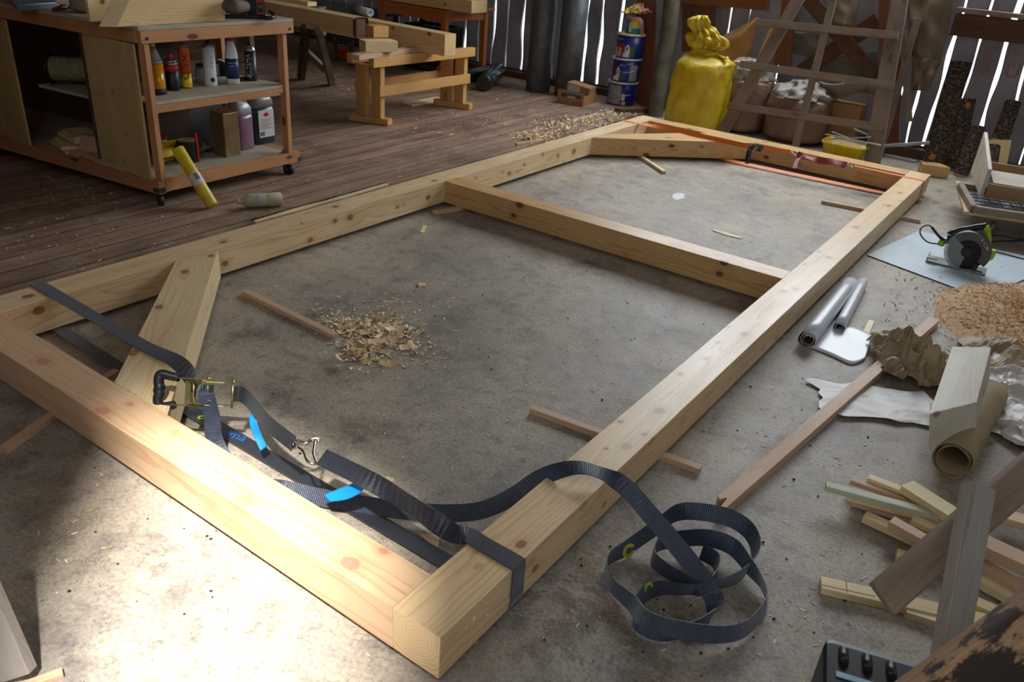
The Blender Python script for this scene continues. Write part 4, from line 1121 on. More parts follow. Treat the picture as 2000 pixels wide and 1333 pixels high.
# middle shelf, divider, side panels
ZS = 0.545
bb('shelf_rail', M_RED, (-0.012, 0.02, 0.034, BW-0.046, ZS-0.055, ZS-0.018))
mb = MB()
vs2 = [(-0.005, 0.036), (-0.005, BW-0.02), (0.42, BW-0.02), (0.46, 0.036)]
mb.add([BQ(a, b, z) for z in (ZS-0.016, ZS) for a, b in vs2], [(0, 1, 2, 3)[::-1], (4, 5, 6, 7), (0, 1, 5, 4), (1, 2, 6, 5), (2, 3, 7, 6), (3, 0, 4, 7)])
mb.build('middle_shelf', M_PLYE, wb)
mb = MB(); bbox(mb, 0.465, 0.475, 0.01, 0.60, 0.147, 0.825); mb.build('divider', M_MDF, wb)
mb = MB(); bbox(mb, 0.052, 0.45, -0.012, 0.000, 0.150, 0.80); o = timber('side_panel', M_PLY, BQ(0.232, -0.006, 0.151), BQ(0.232, -0.006, 0.822), 0.436, 0.012, wb, up=BY)
o = timber('side_panel', M_PLY, BQ(1.24, -0.006, 0.151), BQ(1.24, -0.006, 0.822), 0.50, 0.012, wb, up=BY)
mb = MB(); bbox(mb, 0.50, 2.0, 0.55, 0.562, 0.147, 0.826); mb.build('back_panel', M_MDF, wb)
mb = MB(); bbox(mb, 0.50, 0.95, 0.05, 0.55, ZS-0.07, ZS-0.055); mb.build('inner_shelf', M_PLYE, wb)
mb = MB(); bbox(mb, 0.465, 0.475, 0.60, 0.83, 0.147, 0.60); mb.build('divider', plain('grey_board', (88, 82, 84), 0.6), wb)
# castors
def caster(a, b, rot):
    mb = MB(); M0 = Matrix.Translation(BQ(a, b, 0)) @ Matrix.Rotation(rot, 4, 'Z')
    mb.box((-0.045, -0.03, 0.079), (0.045, 0.03, 0.083), M0)
    for s in (-1, 1):
        mb.prism([(-0.02, 0.079), (0.02, 0.079), (0.045, 0.035), (0.036, 0.028)], s*0.016-0.001, s*0.016+0.001, M0 @ Matrix(((1, 0, 0, 0), (0, 0, -1, 0), (0, 1, 0, 0), (0, 0, 0, 1))))
    c = mb.build('castor', M_GRYM, wb)
    mb = MB(); mb.lathe([(0.024, -0.012), (0.0345, -0.010), (0.0355, 0), (0.0345, 0.010), (0.024, 0.012)], M0 @ Matrix.Translation(Vector((0.038, 0, 0.036))) @ Matrix.Rotation(PI/2, 4, 'X'), 20)
    mb.build('wheel', M_RUB, c)
caster(0.05, 0.02, -0.3); caster(0.05, BW-0.02, 0.2); caster(1.42, 0.03, 2.4); caster(1.95, BW-.05, 1.0)

# ------------------------------------------------------------------ bottles and cans on the bench shelves
def wrap_text(body, size, base, radius, ang, zc, vertical=False, parent=None, mat=None, flip=1):
    """letters bent round an upright cylinder; ang = direction of the text centre"""
    c = bpy.data.curves.new('t', 'FONT'); c.body = body; c.size = size; c.extrude = 0.0003; c.align_x = 'CENTER'; c.align_y = 'CENTER'
    tmp = bpy.data.objects.new('t', c); COL.objects.link(tmp)
    me = bpy.data.meshes.new_from_object(tmp.evaluated_get(bpy.context.evaluated_depsgraph_get())); bpy.data.objects.remove(tmp)
    me.name = 'printed_letters'; me.materials.clear(); me.materials.append(mat)
    for v in me.vertices:
        x, y, z = v.co
        if vertical: x, y = -y, x
        r = radius + 0.0006 + z; a = ang + x/radius
        v.co = (r*math.cos(a), r*math.sin(a), zc + y)
    return put(bpy.data.objects.new('printed_letters', me), Matrix.Translation(Vector(base)), parent)
def part_lathe(name, prof, base, mat, parent, seg=24, M=None):
    mb = MB(); mb.lathe(prof, M if M is not None else Matrix.Translation(Vector(base)), seg); return mb.build(name, mat, parent)
VIEW = lambda p: math.atan2(CAM.y-p[1], CAM.x-p[0])
M_AMBER = plain('amber_liquid', (212, 142, 26), 0.2, vary=0.1)
M_CLR = plain('clear_plastic', (158, 156, 154), 0.2)
M_WPL = plain('white_plastic', (222, 224, 226), 0.35, vary=0.04)
M_REDP = plain('red_plastic', (188, 30, 42), 0.35)
M_NAVY = plain('navy_label', (34, 48, 96), 0.4)
M_ORG = plain('orange_tin', (232, 96, 30), 0.35, 0.2)
M_YEL = plain('yellow_tin', (232, 196, 30), 0.35, 0.1)
M_SILV = plain('tin_silver', (176, 176, 178), 0.28, 0.9)
M_PAPERW = plain('paper_label', (206, 204, 200), 0.55, vary=0.04)
M_INKB = plain('black_ink', (40, 38, 40), 0.6)
M_PURP = plain('purple_liquid_plastic', (132, 96, 122), 0.22)
M_DKBL = plain('dark_liquid_plastic', (44, 50, 60), 0.18)
def shelf_pt(px, py, z): return P(px, py, z)
def can(name, px, py, z, r, H, body, label, cat='spray can', cap=None, capm=None, shoulder=M_SILV, bodyprof=None):
    b = shelf_pt(px, py, z); b = b - Vector((ray(px, py).x, ray(px, py).y, 0)).normalized()*(-r)
    t = thing(name, label, cat, b)
    part_lathe('body', bodyprof or [(r*.96, 0), (r, 0.004), (r, H-0.002)], b, body, t)
    part_lathe('shoulder', [(r, H), (r*.9, H+r*.25), (r*.55, H+r*.5), (r*.42, H+r*.55)], b, shoulder, t)
    if cap: part_lathe('cap', [(q[0], q[1]+H) for q in cap], b, capm, t)
    return t, b
zs = ZS+0.0005
# clear bottle of amber liquid
t, b = can('bottle', 310, 186, zs, .040, .155, M_AMBER, 'clear bottle of amber liquid on the bench shelf, right beside the corner post', 'bottle', cap=[(.012, .075), (.012, .10)], capm=M_WPL, shoulder=M_CLR)
part_lathe('neck', [(.034, .171), (.018, .215), (.012, .235)], b, M_CLR, t)
part_lathe('base_cup', [(.0405, 0), (.0408, .03)], b, M_INKB, t)
# black and red can with white mark
t, b = can('spray_can', 340, 178, zs, .034, .145, M_BLK, 'short black spray can with red band and red cap, between two bottles and orange can', 'spray can', cap=[(.012, .018), (.014, .022), (.014, .04), (.008, .045)], capm=M_REDP)
part_lathe('band', [(.0345, .10), (.0345, .13)], b, M_REDP, t)
part_lathe('band', [(.0345, .131), (.0345, .143)], b, M_SILV, t)
mb = MB(); va_ = VIEW(b)
# orange to yellow lighter-gas can
t, b = can('gas_can', 366, 173, zs, .029, .075, M_YEL, 'slim lighter gas can fading from orange to yellow, without a cap', 'gas can', shoulder=M_ORG, bodyprof=[(.028, 0), (.029, .004), (.029, .075)])
part_lathe('upper_body', [(.029, .0755), (.029, .205), (.027, .215)], b, M_ORG, t)
part_lathe('rim', [(.027, .2155), (.024, .222), (.012, .226), (.004, .228), (.004, .236)], b, M_SILV, t)
part_lathe('foot', [(.0295, 0), (.0295, .006)], b, M_REDP, t)
wrap_text('Clipper', .052, b, .0292, VIEW(b), .125, True, t, M_INKB)
# white foam can
t, b = can('foam_can', 413, 169, zs, .034, .205, M_WPL, 'tall white foam can with a grey dome and thin nozzle', 'foam can', cap=[(.012, .018), (.012, .026), (.004, .03), (.003, .05)], capm=M_BLK)
part_lathe('rim', [(.035, .203), (.035, .209)], b, M_SILV, t)
wrap_text('||| ||||| ||||', .018, b, .0342, VIEW(b)+.4, .13, True, t, M_NAVY)
part_lathe('emblem', [(.013, 0), (.013, .001)], b, M_NAVY, t, M=Matrix.Translation(b+Vector((math.cos(VIEW(b)+.3)*.034, math.sin(VIEW(b)+.3)*.034, .035))) @ Matrix.Rotation(VIEW(b)+.3, 4, 'Z') @ Matrix.Rotation(PI/2, 4, 'Y'))
# white bottle with blue label, red cap
b = shelf_pt(456, 163, zs); t = thing('bottle', 'white plastic bottle with dark blue label and red cap on the bench shelf', 'bottle', b)
part_lathe('body', [(.033, 0), (.036, .005), (.036, .15), (.032, .175), (.018, .225), (.015, .232)], b, M_WPL, t)
part_lathe('label', [(.0364, .03), (.0364, .14)], b, M_NAVY, t)
part_lathe('cap', [(.017, .233), (.018, .236), (.017, .262)], b, M_REDP, t)
wrap_text('=======', .012, b, .0366, VIEW(b), .115, False, t, M_WPL)
wrap_text('====', .009, b, .0366, VIEW(b), .10, False, t, M_WPL)
# black spray can with white vertical lettering
b = shelf_pt(492, 157, zs); t = thing('spray_can', 'black spray can with big white vertical letters, right of the white bottle', 'spray can', b)
part_lathe('body', [(.031, 0), (.032, .004), (.032, .165)], b, M_BLK, t)
part_lathe('shoulder', [(.0325, .1655), (.030, .175), (.020, .192), (.014, .195)], b, M_SILV, t)
part_lathe('nozzle', [(.012, .1955), (.012, .207), (.006, .212)], b, M_BLK, t)
wrap_text('BILTEMA', .034, b, .0322, VIEW(b)-.40, .085, True, t, M_WPL)
for i in range(4): wrap_text('||||||||', .010, b, .0322, VIEW(b)+.15, .125-.028*i, True, t, M_SILV)
# things further in on the shelf
b = shelf_pt(397, 160, zs); t = thing('glass_jar', 'small clear jar standing behind the foam can on the shelf', 'jar', b)
part_lathe('body', [(.035, 0), (.038, .005), (.038, .07), (.030, .085)], b, M_CLR, t)
part_lathe('lid', [(.031, .0855), (.031, .10)], b, M_BLK, t)
mb = MB(); c = shelf_pt(425, 153, zs); mb.tube(crom([c+Vector((0, -.06, .02)), c+Vector((0, -.05, .07)), c+Vector((0, 0, .10)), c+Vector((0, .05, .08)), c+Vector((0, .06, .025))], 5), .016, 10)
tag(mb.build('tape_gun', M_BLK), 'black curved tool handle lying behind the slim cans on the shelf', 'tool')
c = shelf_pt(444, 147, zs); mb = MB(); mb.box((c.x-.03, c.y-.03, c.z), (c.x+.03, c.y+.02, c.z+.065)); tag(mb.build('grey_box', M_GRYM, bevel=.004), 'small grey box at the back of the shelf behind the white bottle', 'box')
c = shelf_pt(474, 158, zs); mb = MB(); mb.tube([c+Vector((0, -.03, .012)), c+Vector((0.0, .03, .012))], .011, 8); tag(mb.build('cork', M_BLK), 'small black stopper lying between the white bottle and the black spray can', 'stopper')
# lower shelf
zl = 0.1465
b = shelf_pt(326, 283, zl); t = thing('bottle', 'bottle with orange-brown liquid standing at the back of the bottom shelf', 'bottle', b)
part_lathe('body', [(.044, 0), (.046, .006), (.046, .13)], b, plain('orange_brown_liquid', (176, 104, 44), .3), t)
part_lathe('neck', [(.046, .131), (.044, .15), (.024, .195), (.016, .205), (.016, .225)], b, M_CLR, t)
b = shelf_pt(368, 315, zl); t = thing('paint_tin', 'black paint tin with dusty lid and red stripe on the bottom shelf', 'tin', b)
part_lathe('body', [(.052, 0), (.054, .004), (.054, .115), (.056, .118)], b, M_BLK, t)
part_lathe('lid', [(.050, .1185), (.051, .124), (.040, .121)], b, M_KRAFT, t)
mb = MB(); mb.bar(b+Vector((.045, .035, .0)), b+Vector((.050, .030, .165)), .010, .012); tag(mb.build('red_handle', M_REDP), 'red thin tool handle leaning beside the black paint tin', 'tool handle')
b = shelf_pt(318, 300, zl); t = thing('small_tin', 'small white tin with a red lid behind the yellow gloves', 'tin', b)
part_lathe('body', [(.03, 0), (.03, .085)], b, M_WPL, t); part_lathe('lid', [(.032, .0855), (.032, .10)], b, M_REDP, t)
one(crumple('rag', shelf_pt(400, 296, zl), Vector((0.13, 0, 0)), Vector((0, 0.16, 0)), .11, 31.0, plain('grey_rag', (110, 104, 98), .8), n=18, freq=16), 'grey crumpled rag behind the black paint tin on the bottom shelf', 'rag')
# metal canister
b = shelf_pt(457, 305, zl)
def rbox_canister(b, w, d, H, mat, name, lab, cat, par=None):
    pass
t = thing('canister', 'square brownish metal canister on the bottom shelf, left of the purple jug', 'canister', b)
M_TIN = plain('tarnished_tin', (168, 148, 108), .35, .75, vary=.25, vs=9)
Mb = basis(BY, -BX, Z, b)
Mb = Matrix.Translation(b) @ Matrix.Rotation(math.atan2(BY.y, BY.x)+.05, 4, 'Z')
mb = MB(); mb.box((-.055, -.0, 0), (.055, .11, .250), Mb); mb.build('body', M_TIN, t, bevel=.006)
mb = MB(); mb.tube(crom([Mb @ Vector(q_) for q_ in ((-.04, .05, .251), (-.035, .05, .267), (.02, .05, .267), (.025, .05, .251))], 4), .005, 8); mb.build('handle', M_REDP, t)
def jug(px, py, ang, w, d, H, mat, label, dark, lbl=False):
    b = shelf_pt(px, py, zl); t = thing('jug', label, 'jug', b)
    Mj = Matrix.Translation(b) @ Matrix.Rotation(ang, 4, 'Z')
    def ring(sx, sy, z, n=4.0, m=20, cx=0):
        out = []
        for i in range(m):
            a = 2*PI*i/m; c, s = math.cos(a), math.sin(a)
            out.append(Mj @ Vector((cx+sx*abs(c)**(2/n)*(1 if c >= 0 else -1), d/2+sy*abs(s)**(2/n)*(1 if s >= 0 else -1), z)))
        return out
    def loft(rings):
        mb = MB(); m = len(rings[0]); vs = [p for r in rings for p in r]; fs = []
        for i in range(len(rings)-1):
            for k in range(m): l = (k+1) % m; fs.append((i*m+k, i*m+l, (i+1)*m+l, (i+1)*m+k))
        fs.append(tuple(range(m))[::-1]); fs.append(tuple(range((len(rings)-1)*m, len(rings)*m)))
        mb.add(vs, fs, True); return mb
    loft([ring(w*.46, d*.46, 0), ring(w/2, d/2, .012), ring(w/2, d/2, H*.60), ring(w*.495, d*.495, H*.70)]).build('body', mat, t)
    loft([ring(w*.494, d*.494, H*.702), ring(w*.485, d*.47, H*.82), ring(w*.40, d*.38, H*.92, cx=-w*.04), ring(w*.18, d*.18, H*.975, 2, cx=-w*.14), ring(w*.14, d*.14, H, 2, cx=-w*.18)]).build('shoulder', dark, t)
    mb = MB(); mb.tube(crom([Mj @ Vector(q_) for q_ in ((-w*.05, d/2, H*.93), (w*.15, d/2, H*1.0), (w*.36, d/2, H*.97), (w*.45, d/2, H*.80))], 5), .011, 10); mb.build('handle', dark, t)
    part_lathe('cap', [(.020, 0), (.020, .018)], b, M_REDP, t, M=Mj @ Matrix.Translation(Vector((-w*.18, d/2, H+.0005))))
    if lbl:
        mb = MB(); mb.box((-w*.36, -.0016, H*.14), (w*.36, -.0006, H*.66), Mj); lb = mb.build('label', M_PAPERW, t)
        mb = MB(); mb.prism([(-.026, 0), (0, .015), (.026, 0), (0, -.015)], 0, .0006, Mj @ Matrix.Translation(Vector((0, -.0018, H*.57))) @ Matrix.Rotation(PI/2, 4, 'X')); mb.build('label_emblem', M_REDP, lb)
        for i in range(9):
            mb = MB(); mb.box((-w*.33+i*.0042, -.0022, H*.17), (-w*.33+i*.0042+.002, -.0017, H*.25), Mj); mb.build('bar_code_line', M_INKB, lb)
        mb = MB()
        for i in range(7): mb.box((-w*.30, -.0022, H*(.48-.03*i)), (w*(.30-.08*(i % 3)), -.0017, H*(.487-.03*i)), Mj)
        tag(mb.build('label_print', M_INKB, lb), kind='stuff')
    return t
jug(487, 292, PI/2+.15, .13, .115, .290, M_PURP, 'plastic jug of purple liquid on the bottom shelf between canister and dark jug', M_CLR)
jug(523, 281, PI/2+.05, .165, .12, .315, M_DKBL, 'plastic jug of dark blue liquid with a white label on the bottom shelf', plain('frosted_plastic', (128, 124, 116), .25), True)
# yellow gloves / sleeve and the yellow roll
M_YV = plain('yellow_vinyl', (214, 186, 36), .4, vary=.1, vs=20)
mb = MB(); c0 = shelf_pt(335, 322, zl)
rows = []
for i in range(13):
    t_ = i/12; row = []
    for j in range(25):
        s_ = j/24*PI*3.1
        r_ = .028+.004*math.sin(j*.8)
        row.append(c0 + BY*(0.07-.12*t_) + BX*(.02+.03*math.sin(s_*.98)+.005*math.sin(7*t_+j)) + Z*(.010+.105*j/24 + .012*math.cos(s_*2)) - BY*(.03*math.cos(s_)))
    rows.append(row)
mb.sheet(rows, .003)
tag(mb.build('yellow_sleeve', M_YV), 'folded yellow vinyl sleeve hanging over the edge of the bottom bench shelf', 'glove')
A = P(417, 408, .026); B = CAM + ray(345, 290)*0
# leans against the bottom rail: top end beside the front of the deck
tA = P(415, 402, .03)
dB = (BQ(-0.055, 0.16, 0.27)-CAM).dot(CF); B = PD(347, 291, dB)
yr_ = thing('yellow_roll', 'yellow plastic roll with paper band leaning against the bottom edge of the workbench', 'roll', (tA.x, tA.y, 0))
ax = (B-tA).normalized(); MY = frameM(tA, B)[0] @ Matrix.Rotation(PI/2, 4, 'Y'); LY = (B-tA).length
mb = MB(); mb.lathe([(.012, -.002), (.031, 0), (.0325, .004), (.0325, LY-.004), (.031, LY), (.012, LY+.001)], MY, 24); mb.build('roll_body', M_YV, yr_)
mb = MB(); mb.lathe([(.0332, LY*.36), (.0332, LY*.54)], MY, 24, caps=False); pb_ = mb.build('paper_band', M_PAPERW, yr_)
vdir = (CAM-(tA+B)/2).normalized(); vdir = (vdir - ax*vdir.dot(ax)).normalized(); sdir = ax.cross(vdir)
for i in range(8):
    mb = MB(); c = tA + ax*(LY*.45) + vdir*.0305 - sdir*(.001-.0028*i) 
    an = -(.001-.0028*i)/.03; c = tA + ax*(LY*.43) + (vdir*math.cos(an) + sdir*math.sin(an))*.0335
    mb.bar(c, c+ax*.035, .0014, .0008, up=vdir); mb.build('bar_code_line', M_INKB, pb_)
# dirty white bottle on the floor
A = P(464, 394, .050); B = P(550, 389, .050); F, L = frameM(A, B); Mx = F @ Matrix.Rotation(PI/2, 4, 'Y')
bt = thing('empty_bottle', 'dirty cream plastic bottle lying on the floor beside the workbench', 'bottle', (A.x, A.y, 0))
M_CRM = plain('dirty_cream_plastic', (186, 180, 148), .45, vary=.1, vs=9)
mb = MB(); mb.lathe([(.012, 0), (.012, L*.06), (.016, L*.09), (.030, L*.20), (.037, L*.28), (.037, L*.62), (.0355, L*.64), (.037, L*.66), (.037, L*.98), (.033, L)], Mx, 24); mb.build('body', M_CRM, bt)
mb = MB(); mb.lathe([(.013, -.004), (.013, .012)], Mx, 14); mb.build('cap', M_CRM, bt)
mb = MB(); mb.lathe([(.0375, L*.42), (.0375, L*.445)], Mx, 24, caps=False); mb.build('print', plain('pale_blue_print', (130, 150, 190), .5), bt)
# left compartment: rope spool and offcuts
sp0 = PD(100, 155, (BQ(.80, .08, ZS)-CAM).dot(CF)); 
c = BQ(.90, .10, ZS-.054+.088)
spd = (BY*.62 - BX*.78).normalized()
sp = thing('rope_spool', 'black spool wound with pale rope on the inner shelf of the workbench', 'spool', c)
MS = frameM(c, c+spd*.2)[0] @ Matrix.Rotation(PI/2, 4, 'Y')
mb = MB(); mb.lathe([(.085, 0), (.088, .004), (.085, .008)], MS, 26); mb.build('flange', M_BLK, sp)
mb = MB(); mb.lathe([(.085, .21), (.088, .214), (.085, .218)], MS, 26); mb.build('flange', M_BLK, sp)
prof = []
for i in range(61): prof.append((.060+.004*abs(math.sin(i*PI/4)), .009+.20*i/60))
mb = MB(); mb.lathe(prof, MS, 26); mb.build('rope', plain('dusty_rope', (150, 140, 104), .8, vary=.25, vs=60), sp)
offc = [(.86, .10, .148, .30, .12, .018, .3, 'flat'), (.84, .10, .168, .26, .13, .02, .45, 'flat'), (.80, .12, .205, .25, .12, .022, .25, ''), (.78, .13, .228, .24, .13, .018, .35, ''), (.62, .10, .148, .16, .05, .11, -.3, ''), (.55, .05, .148, .16, .06, .022, .1, ''), (.72, .03, .148, .14, .05, .022, .05, '')]
offl = ['thin board at the bottom of the offcut stack in the open bench compartment', 'second board up in the offcut stack inside the bench', 'thick board near the top of the offcut stack inside the bench', 'topmost board of the offcut stack inside the bench', 'upright block beside the plywood panel inside the bench', 'flat offcut lying on the bench rail at the foot of the plywood panel', 'small offcut on the bench rail in front of the stack']
for (a, b_, z, l, w_, h_, an, _), lb in zip(offc, offl):
    c = BQ(a, b_, z+h_/2); d = (BX*math.cos(an)+BY*math.sin(an))*(l/2)
    tag(timber('board_offcut', M_PALE if l > .2 else M_SPR, c-d, c+d, w_, h_), lb, 'wood offcut', 'offcuts in the open compartment of the workbench')
strip('batten', BQ(.50, .005, 0)[:2], BQ(.08, .005, 0)[:2], .03, .02, M_SPR, 'narrow batten on the bottom rail in front of the near plywood panel', 'batten', z=.1485)
# things on the bench top
zt = 0.9055
def TP(px, py, z=zt): return P(px, py, z)
g0 = [TP(193, 52), TP(265, 57)]
# big pine board / box standing at the corner (slanted end)
pb0 = thing('pine_box', 'pale knotty pine box with slanted end standing on the workbench corner', 'box', TP(300, 55))
def quad_solid(name, pts, dv, mat, par=None, bevel=.002):
    mb = MB(); n = len(pts); v = list(pts) + [p + dv for p in pts]
    mb.add(v, [tuple(range(n)), tuple(range(2*n-1, n-1, -1))] + [(i, n+i, n+(i+1) % n, (i+1) % n) for i in range(n)])
    return mb.build(name, mat, par, bevel=bevel)
a_ = TP(228, 53); b2 = TP(440, 40)
up_ = Vector((0, 0, 1)); ar = (b2-a_)
F, L = frameM(a_, b2); Ff = F
mb = MB(); mb.prism([(0, 0.0), (L, 0.0), (L, .135), (.10, .135)], 0, .022, F @ Matrix(((1, 0, 0, 0), (0, 0, 1, 0), (0, 1, 0, 0), (0, 0, 0, 1))))
Fw = F @ Matrix.Rotation(0, 4, 'X')
Fi = F.inverted(); mb2 = MB(); mb2.v = [Fi @ v for v in mb.v]; mb2.f = mb.f; mb2.sm = mb.sm; mb2.m = mb.m
mb2.build('front_board', M_PINE, pb0, M=F, bevel=.0015)
tw = TP(193, 52)
ins = F.to_3x3() @ Vector((0, 1, 0))
q_ = [a_, tw, tw + ins*.0 + (F.to_3x3() @ Vector((.10, 0, 0))) + Z*.135, a_ + (F.to_3x3() @ Vector((.10, 0, 0))) + Z*.135]
quad_solid('slanted_end', q_, (F.to_3x3() @ Vector((.02, 0.02, 0))), M_PALE, pb0)
quad_solid('back_board', [a_+ins*.20, b2+ins*.20, b2+ins*.20+Z*.135, a_+ins*.20+Z*.135], ins*.02, M_PINE, pb0)
# paper bag, pliers, grey case, gloves, black and red tool, crowbar
c = TP(176, 24); rows = []
for i in range(9):
    h_ = i/8; row = []
    for j in range(25):
        a = 2*PI*j/24; r_ = (.088 if i else .07)*(1+.10*mnoise.noise(Vector((math.cos(a)*1.5, math.sin(a)*1.5, h_*2))))*(1-.06*h_)
        row.append(c + Vector((r_*math.cos(a)*.85, r_*math.sin(a), .002+.16*h_)))
    rows.append(row)
mb = MB(); mb.sheet(rows, .003); tag(mb.build('paper_bag', plain('brown_paper_bag', (150, 128, 108), .7, vary=.15)), 'brown paper bag standing open on the workbench top', 'bag')
pi_ = thing('pliers', 'pair of pliers with dark red handles lying on the workbench top', 'pliers', TP(110, 14))
mb = MB(); mb.tube(crom([TP(76, 12, zt+.012), TP(95, 11, zt+.013), TP(120, 10, zt+.012)], 4), [.009]*4+[.011]*3+[.007]*2, 10); mb.build('handle', plain('dark_red_grip', (120, 20, 36), .4), pi_)
mb = MB(); mb.tube(crom([TP(104, 19, zt+.012), TP(118, 15, zt+.013), TP(134, 14, zt+.012)], 4), [.009]*4+[.011]*3+[.007]*2, 10); mb.build('handle', bpy.data.materials['dark_red_grip'], pi_)
mb = MB(); mb.bar(TP(118, 10, zt+.010), TP(142, 16, zt+.010), .016, .012); mb.build('jaw', M_GRYM, pi_)
mb = MB(); q_ = [TP(32, 10, zt+.03), TP(110, 4, zt+.03), TP(100, -30, zt+.03), TP(10, -10, zt+.03)]
mb.prism([(p.x, p.y) for p in q_], zt+.0005, zt+.03); tag(mb.build('flat_case', plain('blue_grey_case', (96, 104, 112), .35), bevel=.004), 'flat blue grey case at the left end of the workbench top', 'case')
mb = MB()
for i, (x, y, r_) in enumerate(((452, 12, .034), (462, 20, .024))):
    mb2 = MB(); mb2.tube(crom([TP(442, y-1, zt+r_*(1 if i else 2.2)), TP(455, y, zt+r_*(1 if i else 2.3)), TP(470+6*i, y, zt+r_*(1 if i else 2.1)), TP(482+6*i, y+1, zt+r_*(.8 if i else 1.9))], 4), [r_*.8]*3+[r_]*6+[r_*.8]*3+[r_*.35], 10)
    tag(mb2.build('work_glove', plain('brown_work_glove', (98, 86, 70), .8)), ('upper' if i == 0 else 'lower')+' of the two brown work gloves beside the pine box on the bench', 'glove')
b = TP(502, 31); dv = thing('tool_box_card', 'black and red upright tool pack with a green dot on the bench corner', 'tool pack', b)
F2 = Matrix.Translation(b) @ Matrix.Rotation(VIEW(b)+PI/2+.1, 4, 'Z')
mb = MB(); mb.box((-.045, 0, 0), (.045, .035, .15), F2); mb.build('pack_body', M_BLK, dv, bevel=.004)
mb = MB(); mb.box((.002, -.002, .008), (.040, -.0005, .085), F2); mb.build('red_panel', plain('dull_red_panel', (168, 52, 46), .4), dv)
mb = MB(); mb.box((.008, -.003, .02), (.034, -.0021, .07), F2); mb.build('inner_panel', M_BLK, dv)
part_lathe('dot', [(.009, 0), (.009, .001)], b, plain('green_dot', (40, 160, 90), .4), dv, M=F2 @ Matrix.Translation(Vector((.021, -.0031, .05))) @ Matrix.Rotation(PI/2, 4, 'X'))
mb = MB(); mb.box((.006, -.002, .10), (.028, -.0005, .145), F2); mb.build('pink_tag', plain('pink_tag', (220, 130, 120), .5), dv)
mb = MB(); mb.tube(crom([TP(380, 33, zt+.012), TP(440, 32, zt+.012), TP(500, 33, zt+.013), TP(528, 35, zt+.014), TP(536, 30, zt+.02), TP(526, 22, zt+.03)], 5), [.011]*20+[.012]*3+[.008]*3, 10)
tag(mb.build('crowbar', M_BLK), 'black crowbar lying along the near corner of the bench behind the pine box', 'crowbar')
# ------------------------------------------------------------------ far end of the barn
def mat_bark():
    k = NT('rough_bark'); o = k.obj()
    vo = k.n('ShaderNodeTexVoronoi', Scale=1.0); k.l(k.map(o, (60, 60, 26)), vo.inputs['Vector'])
    nz = k.noise(o, 40, 6, 0.75)
    col = k.ramp(k.math('ADD', k.math('MULTIPLY', vo.outputs['Distance'], .5), k.math('MULTIPLY', nz, .6)), [(.35, srgb(34, 28, 24)), (.55, srgb(74, 62, 52)), (.75, srgb(112, 98, 84))])
    k.bump(k.math('ADD', vo.outputs['Distance'], nz), .9, .012)
    return k.fin(col, .9, 0, .2)
M_BARK = mat_bark()
def mat_mesh():
    k = NT('rolled_wire_mesh'); o = k.obj()
    s = k.n('ShaderNodeSeparateXYZ'); k.l(o, s.inputs[0])
    an = k.math('ARCTAN2', s.outputs[1], s.outputs[0])
    fz = k.math('FRACT', k.math('MULTIPLY', s.outputs[2], 1/.0145)); fa = k.math('FRACT', k.math('MULTIPLY', an, 44/(2*PI)))
    g = k.math('MAXIMUM', k.math('LESS_THAN', fz, .22), k.math('LESS_THAN', fa, .22))
    nz = k.noise(o, 12, 4)
    col = k.mix(g, srgb(46, 49, 52), srgb(150, 154, 154)); col = k.mix(1.0, col, k.ramp(nz, [(.3, .65), (.7, 1.1)]), 'MULTIPLY')
    k.bump(g, .6, .003)
    return k.fin(col, .5, .3, .5)
M_MESH = mat_mesh()
M_OXID = wood('red_brown_post', (128, 76, 48), (88, 50, 32), ring=60, knots=.5, rough=.6, contrast=.4, grime=.3, grimec=(60, 36, 26))
M_LOG = plain('grey_green_log', (98, 92, 76), .85, vary=.35, vs=8, bump=.6)
M_ROUGH = wood('torn_bark_board', (120, 78, 60), (70, 42, 32), ring=24, knots=.2, rough=.8, contrast=.8, grime=.5, grimec=(44, 28, 24), cracks=.9)
def T(px, py, Y): return P(px, py, Y=Y)
# posts against the wall
bp = timber('brown_post', M_OXID, T(1263, 228, 6.30), T(1262, -60, 6.30), .17, .06, None, up=(0, 1, 0)); tag(bp, 'straight red brown post standing right of the stacked paint buckets', 'post')
mb = MB(); lp = crom([T(1278, 236, 6.0), T(1290, 150, 6.1), T(1305, 70, 6.2), T(1318, -60, 6.3)], 8)
mb.tube(lp, [.075+.008*mnoise.noise(Vector((i*.7, 0, 0))) for i in range(len(lp))], 16); tag(mb.build('log_pole', M_LOG), 'round grey-green log pole leaning left of the yellow sack', 'log')
rb = timber('rough_board', M_ROUGH, T(1362, 100, 6.4), T(1368, -80, 6.4), .30, .03, None, up=(0, 1, 0), rough=.012); tag(rb, 'wide rough torn reddish board on the wall behind the yellow sack', 'board')
# wire mesh rolls
for px, py, r, n, lb in ((1042, 183, .118, 1, 'upright roll of grey wire mesh, the left one by the slatted wall'), (1099, 192, .122, 1, 'upright roll of grey wire mesh, the right one behind the small boxes')):
    b = P(px, py); b += Vector((-.02, .10, 0))
    mb = MB(); mb.lathe([(r*.93, 0), (r, .004), (r*1.0, .5), (r*1.02, 1.25)], Matrix.Translation(b), 40)
    mb.lathe([(r*.72, 1.252), (r*.70, 1.20)], Matrix.Translation(b), 30, caps=False)
    tag(mb.build('wire_mesh_roll', M_MESH, origin=b), lb, 'mesh roll')
wl = timber('white_batten', M_WPL, P(1076, 168), T(1076, 108, P(1076, 168).y+.02), .028, .012, None, up=(0, 1, 0)); tag(wl, 'short white strip with red end standing between the two wire mesh rolls', 'strip')
